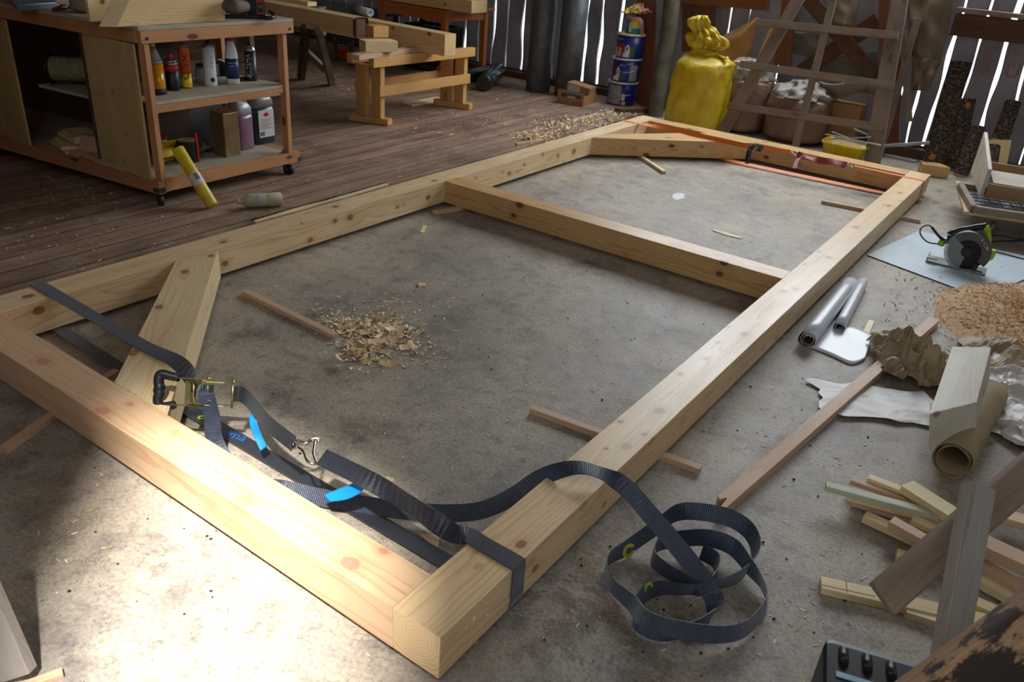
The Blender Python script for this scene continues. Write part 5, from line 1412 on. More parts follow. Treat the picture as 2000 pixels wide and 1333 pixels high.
# buckets
M_BLUEB = plain('royal_blue_print', (34, 40, 128), .35, vary=.05)
def patch(base, r, a0, a1, z0, z1, mat, parent, name='label_patch', n=8, top=None):
    mb = MB(); vs = []; fs = []
    for i in range(n+1):
        t_ = i/n; a = a0+(a1-a0)*t_; zt_ = z1 if top is None else z0+(z1-z0)*top(t_)
        for rr in (r+.0004, r+.0012):
            for z in (z0, zt_): vs.append(base+Vector((rr*math.cos(a), rr*math.sin(a), z)))
    for i in range(n):
        b = i*4; fs += [(b+2, b+6, b+7, b+3), (b, b+1, b+5, b+4), (b+1, b+3, b+7, b+5), (b, b+4, b+6, b+2)]
    mb.add(vs, fs); return mb.build(name, mat, parent)
M_CREAMB = plain('cream_print', (206, 196, 160), .5); M_REDH = plain('barn_red_print', (140, 42, 42), .5); M_GREYP = plain('grey_print', (160, 160, 160), .5)
M_GRN = plain('leaf_print', (60, 92, 60), .5)
cb = P(1203, 208) + Vector((-.02, .12, 0))
bl_ = ['bottom bucket of the paint stack, blue with grey white panels', 'middle bucket of the paint stack, blue with a small white house print', 'upper blue bucket of the paint stack with a red barn print']
zz = 0.013
for i in range(3):
    H = .212; r = .138-.004*i; b = cb + Vector((.012*(i == 1)+.022*(i == 2), 0, zz)); va = VIEW(b)
    t = thing('paint_bucket', bl_[i], 'paint bucket', b, 'blue paint buckets stacked by the brown post')
    part_lathe('body', [(r*.93, 0), (r*.96, .006), (r, H-.018)], b, M_BLUEB, t, 32)
    part_lathe('rim', [(r*1.03, H-.0175), (r*1.05, H-.01), (r*1.05, H-.002), (r*.97, H)], b, M_WPL if i != 2 else M_CREAMB, t, 32)
    rr = lambda z: r*(.96+.04*z/(H-.018))+.0015
    R = r*1.0
    if i == 0:
        patch(b, R, va-1.1, va-.05, .012, H-.03, M_GREYP, t); patch(b, R+.001, va-.0, va+.25, .05, .11, M_WPL, t); patch(b, R+.001, va+.05, va+.32, .008, .04, M_WPL, t)
        for k_ in range(3): patch(b, R+.0012, va-.95+.3*k_, va-.93+.3*k_, .06, H-.035, M_INKB, t, 'panel_line', 1)
        patch(b, R+.0012, va-1.0, va-.6, .05, .056, M_INKB, t, 'panel_line', 3)
    if i == 1:
        patch(b, R, va-1.0, va-.72, .05, .13, M_REDH, t); patch(b, R, va-.95, va-.45, .012, .05, M_WPL, t); patch(b, R+.001, va-.70, va-.40, .05, .14, M_WPL, t, top=lambda u: .6+.4*(1-abs(2*u-1))); patch(b, R+.001, va-.45, va-.12, .02, .10, M_GRN, t, top=lambda u: .8+.2*math.sin(u*9))
        patch(b, R+.0015, va-.62, va-.55, .07, .10, M_INKB, t, 'panel_line', 1); patch(b, R, va+.28, va+.9, .015, .155, M_GREYP, t); wrap_text('o--', .05, b, R+.001, va-.25, .155, False, t, M_CREAMB)
        wrap_text('====', .016, b, R+.001, va+.10, .165, False, t, M_WPL)
    if i == 2:
        patch(b, R, va-1.0, va-.35, .03, .13, M_REDH, t, top=lambda u: .85+.15*math.sin(u*3)); patch(b, R+.001, va-1.1, va-.6, .012, .09, M_CREAMB, t); patch(b, R+.0012, va-.98, va-.75, .05, .085, M_ORG, t)
        patch(b, R+.001, va-.45, va+.0, .012, .05, M_WPL, t); patch(b, R+.0015, va-.32, va+.02, .05, .125, M_WPL, t, top=lambda u: .6+.4*(1-abs(2*u-1))); patch(b, R+.001, va-.0, va+.35, .012, .12, M_GRN, t, top=lambda u: .7+.3*math.sin(u*3)); patch(b, R+.002, va-.22, va-.12, .07, .10, M_INKB, t, 'panel_line', 1)
        wrap_text('~~~', .05, b, R+.001, va-.85, .165, False, t, M_WPL); wrap_text('o--', .04, b, R+.001, va+.45, .15, False, t, M_CREAMB)
    if i < 2:
        mb = MB(); hp = [b+Vector((math.cos(va+a)*(r+.008), math.sin(va+a)*(r+.008), H-.03-.09*math.sin((a+1.6)/3.2*PI))) for a in [(-1.6+3.2*q_/14) for q_ in range(15)]]
        mb.tube(hp, .0022, 6); mb.build('wire_handle', M_STEEL, t)
    zz += H+.0015
b = cb + Vector((.045, 0, zz+.001)); va = VIEW(b)
t = thing('small_can', 'small blue and yellow paint can on top of the bucket stack under a rag', 'paint can', b)
part_lathe('body', [(.078, 0), (.08, .003), (.08, .125), (.082, .13)], b, plain('cyan_blue_print', (40, 128, 170), .4), t, 28)
patch(b, .0803, va-.45, va+.75, .062, .122, M_YEL, t); patch(b, .0803, va-.35, va+.85, .010, .045, plain('teal_print', (36, 110, 110), .4), t); patch(b, .0806, va-.7, va-.3, .01, .10, M_CREAMB, t)
wrap_text('Optima', .036, b, .082, va+.15, .058, False, t, M_WPL)
one(crumple('yellow_rag', b+Vector((-.02, 0, .150)), Vector((.20, .02, 0)), Vector((0, .16, 0)), .11, 44.0, plain('yellow_cloth', (206, 186, 70), .8), n=16, freq=14), 'yellow rag bunched on top of the small paint can', 'rag')
pk = plain('pink_cloth', (176, 120, 112), .8)
one(crumple('pink_rag', b+Vector((.04, .0, .175)), Vector((.14, .02, 0)), Vector((0, .12, 0)), .10, 47.0, pk, n=16, freq=16), 'pink red rag on the right side of the can stack', 'rag')
ribbon('cloth_strip', pk, [b+Vector((-.04, -.10, .14)), b+Vector((.02, -.09, .125)), b+Vector((.075, -.06, .13)), b+Vector((.10, -.05, .06)), b+Vector((.105, -.045, -.01))], [Z, Z, Vector((0, .5, 1)), Vector((1, .3, 0)), Vector((1, .3, 0))], .03, .004)
tag(bpy.data.objects['cloth_strip'], 'narrow pink cloth strip hanging down beside the small blue can', 'cloth')
# cardboard tray with a grey part, and a small box on it
def obox(name, pts, z0, z1, mat, parent=None, bevel=.002):
    mb = MB(); mb.prism([(p[0], p[1]) for p in pts], z0, z1); return mb.build(name, mat, parent, bevel=bevel)
A = P(1087, 203); B = P(1138, 212); C_ = P(1167, 192); zf = .013
M_CARD = plain('cardboard', (166, 124, 82), .7, vary=.1)
u_ = B-A; w_ = (C_-B); w_ = w_.normalized()*.30
ct = thing('cardboard_tray', 'low cardboard tray with a cut-out front holding a grey part, by the wall', 'cardboard tray', A)
F, L = frameM(A+Z*zf, B+Z*zf); Wl = .30
mb = MB(); mb.box((0, 0, 0), (L, Wl, .003), F); mb.build('tray_floor', M_CARD, ct)
mb = MB(); mb.box((0, 0, .0035), (L, .004, .06), F); mb.box((0, 0, .06), (.03, .004, .125), F); mb.box((L-.03, 0, .06), (L, .004, .125), F); mb.box((.03, 0, .112), (L-.03, .004, .125), F); mb.build('tray_front', M_CARD, ct)
for x in (0, L-.004): mb = MB(); mb.box((x, .0045, .0035), (x+.004, Wl, .09), F); mb.build('tray_side', M_CARD, ct)
mb = MB(); mb.box((L*.6, -.0008, .02), (L*.92, -.0002, .04), F); mb.build('red_print', plain('dull_red_print', (170, 84, 60), .6), ct)
mb = MB(); mb.box((.025, .02, .004), (L-.03, .12, .095), F); gp_ = mb.build('grey_part', M_GRYM, bevel=.008); tag(gp_, 'grey ribbed part lying inside the cardboard tray', 'machine part')
mb = MB(); mb.box((L*.35, .0135, .04), (L*.65, .019, .075), F); mb.build('part_label', M_CREAMB, gp_)
mb = MB(); M2 = F @ Matrix.Translation(Vector((.02, .13, .092))) @ Matrix.Rotation(.12, 4, 'Y'); mb.box((0, 0, 0), (.24, .16, .085), M2); sb_ = mb.build('cardboard_box', M_CARD, bevel=.003); tag(sb_, 'small closed cardboard box with a white label lying on the tray', 'box')
mb = MB(); mb.box((.02, -.001, .015), (.14, -.0002, .075), M2); mb.build('label', M_PAPERW, sb_)
# dark plastic-wrapped rolls on the floor
M_PLR = plain('black_green_plastic_wrap', (40, 52, 48), .22, vary=.4, vs=18, bump=.4)
for a, b_, r, lb in ((P(880, 168), P(962, 154), .065, 'long dark green plastic-wrapped roll lying against the wall beside the trestle'), (P(943, 182), P(973, 156), .080, 'short dark plastic-wrapped roll with its round end facing the room')):
    A = Vector((a.x, a.y, r+.013)); B = Vector((b_.x, b_.y, r+.013))
    mb = MB(); LL = (B-A).length; mb.lathe([(r*.8, 0), (r, .02), (r*.98, LL*.5), (r, LL-.02), (r*.7, LL)], frameM(A, B)[0] @ Matrix.Rotation(PI/2, 4, 'Y'), 24)
    tag(mb.build('plastic_roll', M_PLR), lb, 'roll')
# ------------------------------------------------------------------ pine trestle bench with timbers on it
tb = thing('sawhorse_bench', 'light pine sawhorse bench with double end posts and long rails on the plank floor', 'sawhorse', (-3.78, 4.15, .012))
M_BENCH = wood('honey_pine', (214, 166, 102), (176, 122, 64), ring=50, knots=.6, rough=.45, contrast=.45)
for y0, dx in ((3.66, 0), (4.66, .01)):
    d = Vector((.31, .09, 0)).normalized(); c = Vector((-3.785+dx, y0, 0))
    timber('foot', M_BENCH, c-d*.17+Z*.037, c+d*.17+Z*.037, .075, .048, tb)
    for s in (-1, 1):
        q_ = c + d*(.065*s)
        timber('post', M_BENCH, q_+Z*.062, q_+Z*.445, .10, .045, tb, up=(0, 1, 0))
timber('top_rail', M_BENCH, Vector((-3.675, 3.56, .482)), Vector((-3.66, 4.76, .482)), .055, .07, tb)
timber('top_rail', M_BENCH, Vector((-3.90, 3.56, .482)), Vector((-3.885, 4.76, .482)), .055, .07, tb)
timber('middle_rail', M_BENCH, Vector((-3.655, 3.62, .27)), Vector((-3.64, 4.70, .27)), .025, .075, tb)
timber('middle_rail', M_BENCH, Vector((-3.90, 3.62, .27)), Vector((-3.885, 4.70, .27)), .025, .075, tb)
o = timber('loose_plank', M_SPR, P(694, 112, .535), P(862, 88, .535), .07, .034); tag(o, 'pinkish plank lying on the pine sawhorse, its end sticking out at the left', 'plank')
wa = P(704, 100, .553); 
wbk = timber('white_block', M_PALE, Vector((wa.x, wa.y+.02, .592)), Vector((wa.x, wa.y+.02, .592)) + Vector((.10, .235, 0)), .13, .076); tag(wbk, 'whitish square timber block lying on the plank on the sawhorse', 'wood block')
ub = P(722, 72, .632)
o = timber('pine_block', M_BENCH, Vector((ub.x, ub.y, .672)), Vector((ub.x, ub.y, .672)) + Vector((.03, .13, 0)), .11, .082); tag(o, 'small upper pine block on top of the whitish block', 'wood block')
BZ = .518
e1 = P(877, 110, BZ); 
# The bark-ended and the long beam both run off to the left
o = timber('long_timber', M_PINE, Vector((e1.x, e1.y+.01, BZ+.082)), Vector((-8.0, e1.y+.16, BZ+.10)), .13, .160); tag(o, 'long square pine timber resting on the sawhorse, reaching furthest right', 'timber')
e2 = P(704, 73, .600)
o = timber('short_timber', M_PINE, Vector((e2.x, e2.y, .672)), Vector((-7.6, e2.y-.02, .69)), .13, .145); tag(o, 'long pine timber with a dark bark-rounded end behind the workbench', 'timber')
mb = MB(); mb.box((0, -.073, -.073), (.004, .073, .073)); 
Me = Matrix.Translation(Vector((e2.x+.001, e2.y, .672)))
mb = MB(); mb.box((0, -.066, -.073), (.006, .066, .073), Me); mb.build('bark_end', M_DARK, o, bevel=.02)
ts = P(610, 14, .70)
o = timber('thin_board', M_PALE, Vector((ts.x, ts.y, .725)), Vector((ts.x-2.2, ts.y+.05, .74)), .10, .035); tag(o, 'thin pale board lying on top of the two long timbers', 'board')
mb = MB(); mb.bar(P(590, 24, .715), P(632, 14, .74), .05, .012); tag(mb.build('dark_lath', M_OLD), 'short dark lath lying across the top of the long timbers', 'lath')
# dark old sawhorse under the timbers
dh = thing('old_sawhorse', 'old dark wooden sawhorse with sloping brace carrying the timbers behind the workbench', 'sawhorse', (-5.1, 4.3, .012))
q1 = P(648, 168); q2 = P(588, 157)
kz = .575
timber('leg', M_OLD, q1+Z*.012, P(622, 60, kz+.03), .075, .05, dh, up=(0, 1, 0))
timber('leg', M_DARK, q2+Z*.012, P(597, 55, kz+.03), .075, .05, dh, up=(0, 1, 0))
q3_ = q2+Vector((-.9, .15, 0)); 
timber('leg', M_OLD, q3_, q3_+Vector((.10, -.10, kz)), .075, .05, dh, up=(0, 1, 0)); timber('leg', M_DARK, q3_+Vector((-.3, 0, 0)), q3_+Vector((-.2, -.05, kz)), .075, .05, dh, up=(0, 1, 0))
timber('brace', M_OLD, P(643, 132, .19), P(572, 92, .34), .07, .03, dh, up=(0, 1, 0)) if False else timber('brace', M_OLD, lerp(q1, P(622, 60, kz), .33)+Vector((.03, -.05, 0)), lerp(q2, P(597, 55, kz), .66)+Vector((-.1, -.03, .05)), .075, .03, dh, up=(.2, 1, 0))
timber('top_bar', M_OLD, P(630, 62, kz), P(500, 40, kz), .09, .06, dh)
# ------------------------------------------------------------------ orange table and steel table by the back wall
M_TBL = wood('orange_varnished_wood', (190, 112, 48), (150, 80, 30), ring=60, knots=.1, rough=.35, contrast=.3)
ot = thing('orange_table', 'orange varnished table by the slatted wall with a thick pine board on top', 'table', (-4.95, 5.9, .012))
tx0, tx1, ty0, ty1, tz = -5.50, -4.60, 5.52, 6.22, .66
for x in (tx0+.03, tx1-.03):
    for y in (ty0+.03, ty1-.03): timber('leg', M_TBL, Vector((x, y, .012)), Vector((x, y, tz)), .055, .055, ot, up=(0, 1, 0))
timber('apron', M_TBL, Vector((tx0+.06, ty0+.03, tz-.045)), Vector((tx1-.06, ty0+.03, tz-.045)), .025, .09, ot)
timber('apron', M_TBL, Vector((tx1-.03, ty0+.06, tz-.045)), Vector((tx1-.03, ty1-.06, tz-.045)), .025, .09, ot)
timber('table_top', M_TBL, Vector((tx0-.05, (ty0+ty1)/2, tz+.012)), Vector((tx1+.05, (ty0+ty1)/2, tz+.012)), ty1-ty0+.08, .022, ot)
o = timber('thick_board', M_PINE, Vector((-6.1, 5.62, tz+.085)), Vector((-4.27, 5.62, tz+.085)), .24, .11); tag(o, 'thick pine beam lying along the orange table at the top of the picture', 'timber')
st = thing('steel_table', 'low grey steel-topped table left of the orange table', 'table', (-6.0, 5.8, .012))
M_STT = plain('dull_steel_top', (112, 116, 120), .25, .8, vary=.2, vs=5)
mb = MB(); mb.box((-6.9, 5.25, .50), (-5.58, 6.05, .53)); mb.build('table_top', M_STT, st, bevel=.003)
for x in (-6.8, -5.68):
    for y in (5.32, 5.98): mb = MB(); mb.box((x-.02, y-.02, .012), (x+.02, y+.02, .499)); mb.build('leg', M_GRYM, st)
a = P(690, 16, .575); b_ = P(712, 22, .575)
mb = MB(); LL = (b_-a).length*1.5; Mr = frameM(a, b_)[0] @ Matrix.Rotation(PI/2, 4, 'Y'); mb.lathe([(.040, 0), (.040, LL), (.022, LL), (.020, LL*.6)], Mr, 20); tag(mb.build('foam_roll', M_WPL), 'white foam tube lying on the steel table', 'roll')
mb = MB(); mb.bar(P(722, 21, .55), P(735, 20, .55), .05, .02); tag(mb.build('blue_packet', plain('blue_packet', (40, 80, 160), .4)), 'small blue packet beside the white foam tube', 'packet')
for i, (x, z_, lb) in enumerate(((-5.42, .013, 'bottom'), (-5.42, .245, 'top'))):
    cr = thing('plastic_crate', lb + ' black slotted plastic crate under the orange table', 'crate', (x+.27, 6.0, z_))
    for (x0, x1, y0, y1) in ((x, x+.55, 5.84, 5.86), (x, x+.55, 6.13, 6.15), (x, x+.02, 5.86, 6.13), (x+.53, x+.55, 5.86, 6.13)):
        mb = MB()
        mb.box((x0, y0, z_), (x1, y1, z_+.03)); mb.box((x0, y0, z_+.19), (x1, y1, z_+.22))
        n_b = 9 if x1-x0 > .1 else 5; ln = (x1-x0) if x1-x0 > .1 else (y1-y0)
        for k_ in range(n_b+1):
            f_ = k_/n_b*(ln-.02)
            if x1-x0 > .1: mb.box((x0+f_, y0, z_+.03), (x0+f_+.02, y1, z_+.19))
            else: mb.box((x0, y0+f_, z_+.03), (x1, y0+f_+.02, z_+.19))
        mb.build('slotted_side', M_BLK, cr)
mb = MB(); mb.lathe([(.04, 0), (.045, .01), (.03, .03)], Matrix.Translation(Vector((-4.72, 5.60, .10))) @ Matrix.Rotation(PI/2, 4, 'X'), 14); tag(mb.build('orange_disc', M_ORG), 'small round orange object in front of the black crates', 'knob')
# orange frame and grey pipe trestle behind the long timbers
of = thing('orange_stand', 'orange metal stand legs behind the sawhorse block', 'stand', P(665, 112))
mb = MB(); mb.bar(P(672, 114)+Z*.02, T(694, 60, P(672, 114).y+.1), .05, .03); mb.build('leg', plain('safety_orange', (222, 92, 24), .45), of)
mb = MB(); mb.bar(P(664, 112)+Z*.05, P(680, 116)+Z*.05, .06, .09); mb.build('foot', bpy.data.materials['safety_orange'], of)
gpz = P(657, 122); mb = MB(); mb.tube(crom([gpz+Z*.02, gpz+Z*.19, gpz+Vector((.06, .02, .22)), gpz+Vector((.45, .25, .24))], 5), .018, 10); mb.tube([gpz+Vector((0, 0, .17)), T(648, 60, gpz.y)], .018, 10); tag(mb.build('grey_pipe_stand', M_GRYM), 'bent grey steel pipe stand left of the orange stand', 'stand')

# ------------------------------------------------------------------ yellow sack, clear sacks, tub
def loft_sack(name, rings, mat, parent=None, seg=40, wr=.012, seed=0, wfreq=9, fold=0.0, nf=7):
    """rings: (cx, cy, z, rx, ry, squareness)"""
    mb = MB(); vs = []
    cs = crom([Vector((r[0], r[1], r[2])) for r in rings], 4); rs_ = crom([Vector((r[3], r[4], r[5])) for r in rings], 4)
    for i, (c, r) in enumerate(zip(cs, rs_)):
        for k in range(seg):
            a = 2*PI*k/seg; n = max(2, r.z)
            x = abs(math.cos(a))**(2/n)*(1 if math.cos(a) >= 0 else -1); y = abs(math.sin(a))**(2/n)*(1 if math.sin(a) >= 0 else -1)
            kf = 1 + fold*(abs(math.sin(nf*a/2+2.5*mnoise.noise(Vector((c.z*4, seed, 0)))))-.6)
            q = Vector((c.x+x*r.x*kf, c.y+y*r.y*kf, c.z))
            f = mnoise.noise(Vector((q.x*wfreq+seed, q.y*wfreq, q.z*wfreq*2.2)))*wr + mnoise.noise(Vector((q.x*30+seed, q.y*30, q.z*60)))*wr*.3
            dq = Vector((x, y, .2)); vs.append(q + dq*f)
    m = len(cs); fs = []
    for i in range(m-1):
        for k in range(seg): l = (k+1) % seg; fs.append((i*seg+k, i*seg+l, (i+1)*seg+l, (i+1)*seg+k))
    fs.append(tuple(range(seg))[::-1]); fs.append(tuple(range((m-1)*seg, m*seg)))
    mb.add(vs, fs, True); return mb.build(name, mat, parent)
def mat_bag(name, c1, c2, rough=.3, sc=7, b=.5, spec=.5, coat=.3):
    k = NT(name); o = k.obj(); a = k.noise(o, sc, 6, .6, .5); f = k.noise(k.map(o, (18, 18, 60)), 1, 5, .7)
    col = k.ramp(a, [(.35, srgb(*c1)), (.65, srgb(*c2))]); k.bump(k.math('ADD', a, k.math('MULTIPLY', f, .5)), b, .02)
    return k.fin(col, rough, 0, spec, **{'Coat Weight': coat, 'Coat Roughness': .2})
M_YSACK = mat_bag('yellow_plastic_sack', (204, 172, 20), (228, 200, 40), .38)
M_CSACK = mat_bag('shavings_in_clear_sack', (120, 90, 72), (152, 118, 94), .3, 6, .6)
M_CTOP = mat_bag('clouded_plastic', (140, 128, 116), (172, 160, 148), .25, 9, .8)
yc = P(1322, 262); cx_, cy_ = yc.x-.01, yc.y+.36
ys = thing('yellow_sack', 'large full yellow plastic sack with twisted open top beside the log pole', 'sack', (cx_, cy_, .013))
zsc = lambda rg: [(q[0], q[1], .013+(q[2]-.013)*.93)+q[3:] for q in rg]
loft_sack('sack_body', zsc([(cx_, cy_, .013, .20, .17, 2.6), (cx_, cy_, .05, .245, .21, 2.8), (cx_, cy_, .22, .255, .22, 2.6), (cx_, cy_, .42, .245, .21, 2.6), (cx_+.01, cy_, .56, .235, .19, 2.8), (cx_+.02, cy_, .615, .22, .13, 3.0), (cx_-.0, cy_, .65, .17, .07, 2.4), (cx_-.02, cy_, .675, .12, .055, 2.0), (cx_-.02, cy_, .70, .11, .055, 2)]), M_YSACK, ys, seed=3, seg=72, fold=.05, nf=9)
loft_sack('sack_neck', zsc([(cx_-.02, cy_, .702, .11, .055, 2), (cx_+.0, cy_, .74, .16, .06, 2), (cx_-.0, cy_, .78, .165, .05, 2), (cx_-.03, cy_, .83, .13, .05, 2), (cx_-.08, cy_, .88, .10, .035, 2), (cx_-.10, cy_, .93, .085, .03, 2), (cx_-.105, cy_, .975, .04, .02, 2)]), M_YSACK, ys, seed=8, wr=.05, wfreq=9, seg=96, fold=.42, nf=11)
mb = MB(); fl_ = [[Vector((cx_+.02+.20*u, cy_-.06-.05*v+.05*math.sin(u*3), .57+.07*(1-u)*v+.05*u+.012*math.sin(u*9+v*4))) for v in (0, .33, .66, 1)] for u in [i/8 for i in range(9)]]
mb.sheet(fl_, .004); mb.build('sack_flap', M_YSACK, ys)
def clear_sack(px, py, r, H, lb, seed, topx=0):
    b = P(px, py, Y=6.14); x = b.x
    t = thing('clear_sack', lb, 'sack', (x, 6.14, .013))
    loft_sack('sack_body', [(x, 6.14, .013, r*.8, .17, 2.5), (x, 6.14, .06, r, .21, 2.6), (x, 6.14, H*.5, r*1.04, .22, 2.4), (x, 6.14, H*.72, r*.98, .19, 2.2)], M_CSACK, t, seed=seed, wr=.022)
    loft_sack('sack_top', [(x, 6.14, H*.722, r*.97, .19, 2.2), (x+topx*.3, 6.14, H*.85, r*.80, .14, 2), (x+topx*.7, 6.14, H*.95, r*.5, .09, 2), (x+topx, 6.14, H, r*.22, .04, 2)], M_CTOP, t, seed=seed+2, wr=.05, wfreq=10, seg=72, fold=.25, nf=9)
clear_sack(1440, 240, .235, .60, 'clear plastic sack of brown wood shavings, directly right of the yellow sack', 11, .02)
clear_sack(1550, 260, .255, .50, 'clear plastic sack of wood shavings behind the middle slat of the lattice', 21, .02)
tb_ = P(1634, 320); tb_.y += .16
tu = thing('yellow_tub', 'yellow plastic tub full of white plastic strips behind the lattice frame', 'tub', (tb_.x, tb_.y, 0))
mb = MB(); Mt = Matrix.Translation(tb_)
seg_r = lambda z, sx, sy: [(tb_.x+sx*abs(math.cos(a))**.5*(1 if math.cos(a) >= 0 else -1), tb_.y+sy*abs(math.sin(a))**.5*(1 if math.sin(a) >= 0 else -1), z) for a in [2*PI*i/28 for i in range(28)]]
rings = [seg_r(.003, .13, .10), seg_r(.006, .14, .11), seg_r(.125, .165, .135), seg_r(.127, .178, .148), seg_r(.141, .178, .148), seg_r(.141, .162, .132), seg_r(.03, .135, .105), seg_r(.028, .05, .04)]
vs = [p for r in rings for p in r]; fs = [(i*28+k, i*28+(k+1) % 28, (i+1)*28+(k+1) % 28, (i+1)*28+k) for i in range(7) for k in range(28)]; fs += [tuple(range(28))[::-1], tuple(range(196, 224))]
mb.add(vs, fs, True); mb.build('tub_body', M_YSACK, tu)
for i, (a, b_) in enumerate((((1612, 262), (1720, 284)), ((1620, 272), (1700, 268)), ((1625, 258), (1690, 282)), ((1668, 252), (1715, 272)), ((1632, 268), (1708, 288)))):
    mb = MB(); mb.bar(P(*a, Y=tb_.y+.02*i-.03), P(*b_, Y=tb_.y+.03*i-.06), .03, .007)
    tag(mb.build('plastic_strip', plain('white_grey_plastic', (176, 178, 180), .4) if i == 0 else bpy.data.materials['white_grey_plastic']), 'one of the white plastic strips piled in the yellow tub', 'plastic strip', 'white plastic strips in the yellow tub')
mb = MB(); mb.bar(P(1716, 286, Y=5.95), P(1815, 279, Y=5.92), .03, .022); tag(mb.build('plastic_trunking', bpy.data.materials['white_grey_plastic']), 'long white plastic channel sticking out to the right past the lattice stile', 'plastic channel')
mb = MB(); mb.bar(P(1728, 305)+Z*.01, P(1788, 318)+Z*.01, .04, .012); tag(mb.build('plastic_trunking', bpy.data.materials['white_grey_plastic']), 'short white plastic channel lying on the floor right of the lattice stile', 'plastic channel')

# ------------------------------------------------------------------ big wooden lattice frame
def PLn(px, py):
    d = ray(px, py); n = Vector((0, 1, -.30)); return CAM + d*((Vector((0, 5.74, 0))-CAM).dot(n)/d.dot(n))
lf = thing('lattice_frame', 'big weathered wooden lattice leaning on the wall in front of the sacks', 'lattice', (-1.1, 5.8, 0))
nU = Vector((0, -1, .30))
def LF(name, a, b, w, h, off_=0, mat=M_OLD): 
    o_ = nU.normalized()*off_
    return timber(name, mat, PLn(*a)+o_, PLn(*b)+o_, w, h, lf, up=nU, bevel=.002, rough=.002)
LF('stile', (1409, 262), (1592, -60), .095, .04)
LF('stile', (1702, 326), (1768, -60), .12, .04)
LF('slat', (1552, 300), (1645, -60), .055, .025, .033)
LF('rung', (1424, 207), (1728, 252), .055, .028, .035)
LF('rung', (1448, 127), (1748, 170), .055, .028, .035)
LF('rung', (1478, 46), (1756, 72), .055, .028, .035)
# old planks and sheets behind the lattice
def lean(name, a, b, w, h, mat, lb, cat, Ya=6.42, Yb=6.42): 
    o = timber(name, mat, T(*a, Ya), T(*b, Yb), w, h, None, up=(0, -1, 0)); return tag(o, lb, cat)
lean('dark_plank', (1565, 140), (1716, 40), .13, .03, M_DARK, 'dark plank rising to the right behind the lattice', 'plank')
lean('dark_plank', (1572, -10), (1722, 165), .12, .03, M_DARK, 'dark plank falling to the right behind the lattice', 'plank', 6.38, 6.38)
lean('dark_post', (1528, 128), (1552, -60), .13, .05, M_OXID, 'red brown post directly right of the lattice left stile', 'post', 6.36, 6.36)
lean('dark_post', (1735, 285), (1742, -60), .17, .06, M_OXID, 'dark brown post behind the right stile of the lattice', 'post', 6.36, 6.36)
lean('grey_slat_board', (1776, 238), (1762, 60), .05, .02, M_OLD, 'thin grey slat standing just right of the dark post', 'slat', 6.28, 6.28)
lean('grey_slat_board', (1714, 322), (1792, 36), .05, .02, M_OLD, 'thin grey slat crossing the upright slat in front of the dark post', 'slat', 6.2, 6.25)
M_SHEET = plain('dusty_brown_sheet', (122, 104, 80), .7, vary=.12, vs=5, bump=.2)
M_SHEETG = plain('grey_brown_sheet', (112, 104, 92), .7, vary=.12, vs=5, bump=.2)
def wall_sheet(name, pts, Y, mat, lb, cat='sheet', amp=.02, n=12, curl=0.0, seed=0):
    """pts: four pixel corners (tl,tr,br,bl); a gently wavy sheet standing in front of the wall"""
    rows = []
    for i in range(n+1):
        v = i/n; row = []
        for j in range(n+1):
            u = j/n
            q = Vector(pts[0]).lerp(Vector(pts[1]), u).lerp(Vector(pts[3]).lerp(Vector(pts[2]), u), v)
            y = Y - curl*math.sin(PI*u)*(.4+.6*v) + amp*mnoise.noise(Vector((u*3+seed, v*3, seed)))
            row.append(P(q.x, q.y, Y=y))
        rows.append(row)
    mb = MB(); mb.sheet(rows, .004); return tag(mb.build(name, mat), lb, cat)
wall_sheet('cardboard_sheet', [(1478, 35), (1484, 36), (1452, 150), (1370, 92)], 6.34, M_CARD, 'brown cardboard sheet with slanted top leaning between yellow sack and lattice', curl=.05)
wall_sheet('paper_board', [(1535, 60), (1618, 66), (1600, 118), (1528, 98)], 6.43, M_SHEETG, 'grey brown board in the upper left field of the lattice', curl=.01)
wall_sheet('paper_board', [(1625, -20), (1680, -20), (1668, 55), (1622, 45)], 6.40, M_SHEET, 'curled brown sheet in the top field of the lattice', curl=.10, seed=3)
wall_sheet('paper_board', [(1600, 120), (1720, 95), (1725, 160), (1590, 150)], 6.44, M_SHEETG, 'dusty grey board low behind the crossed planks', curl=.02, seed=6)
wall_sheet('hanging_tarp', [(1768, -20), (1868, -20), (1836, 128), (1782, 110)], 6.36, M_SHEET, 'brown tarp hanging on the wall between lattice and bright gaps', 'tarp', amp=.08, curl=.06, seed=9)
wall_sheet('hanging_tarp', [(1782, 108), (1838, 120), (1812, 178), (1780, 176)], 6.34, M_SHEET, 'dusty lower fold of the hanging tarp covered in wood chips', 'tarp', amp=.06, curl=.05, seed=13)
dc = P(1668, 205, Y=6.35)
mb = MB(); mb.box((dc.x-.20, 6.20, .02), (dc.x+.10, 6.40, .36)); tag(mb.build('dark_box', M_CARD, bevel=.005), 'dark cardboard box standing behind the lattice above the yellow tub', 'box')
mb = MB(); rows = [[P(1600+u*110, 160+v*26+6*math.sin(u*6), Y=6.10+.16*v) for v in (0, .5, 1)] for u in [i/10 for i in range(11)]]; mb.sheet(rows, .012); tag(mb.build('chip_covered_bag', M_CTOP), 'chip-dusted plastic lying over the top of the box behind the lattice', 'plastic sheet')
o = timber('brown_stick', M_SPR, T(1478, 130, 6.3), T(1512, 50, 6.3), .05, .02, None, up=(0, -1, 0)); tag(o, 'light brown splintered slat between the left stile and the red brown post', 'slat')
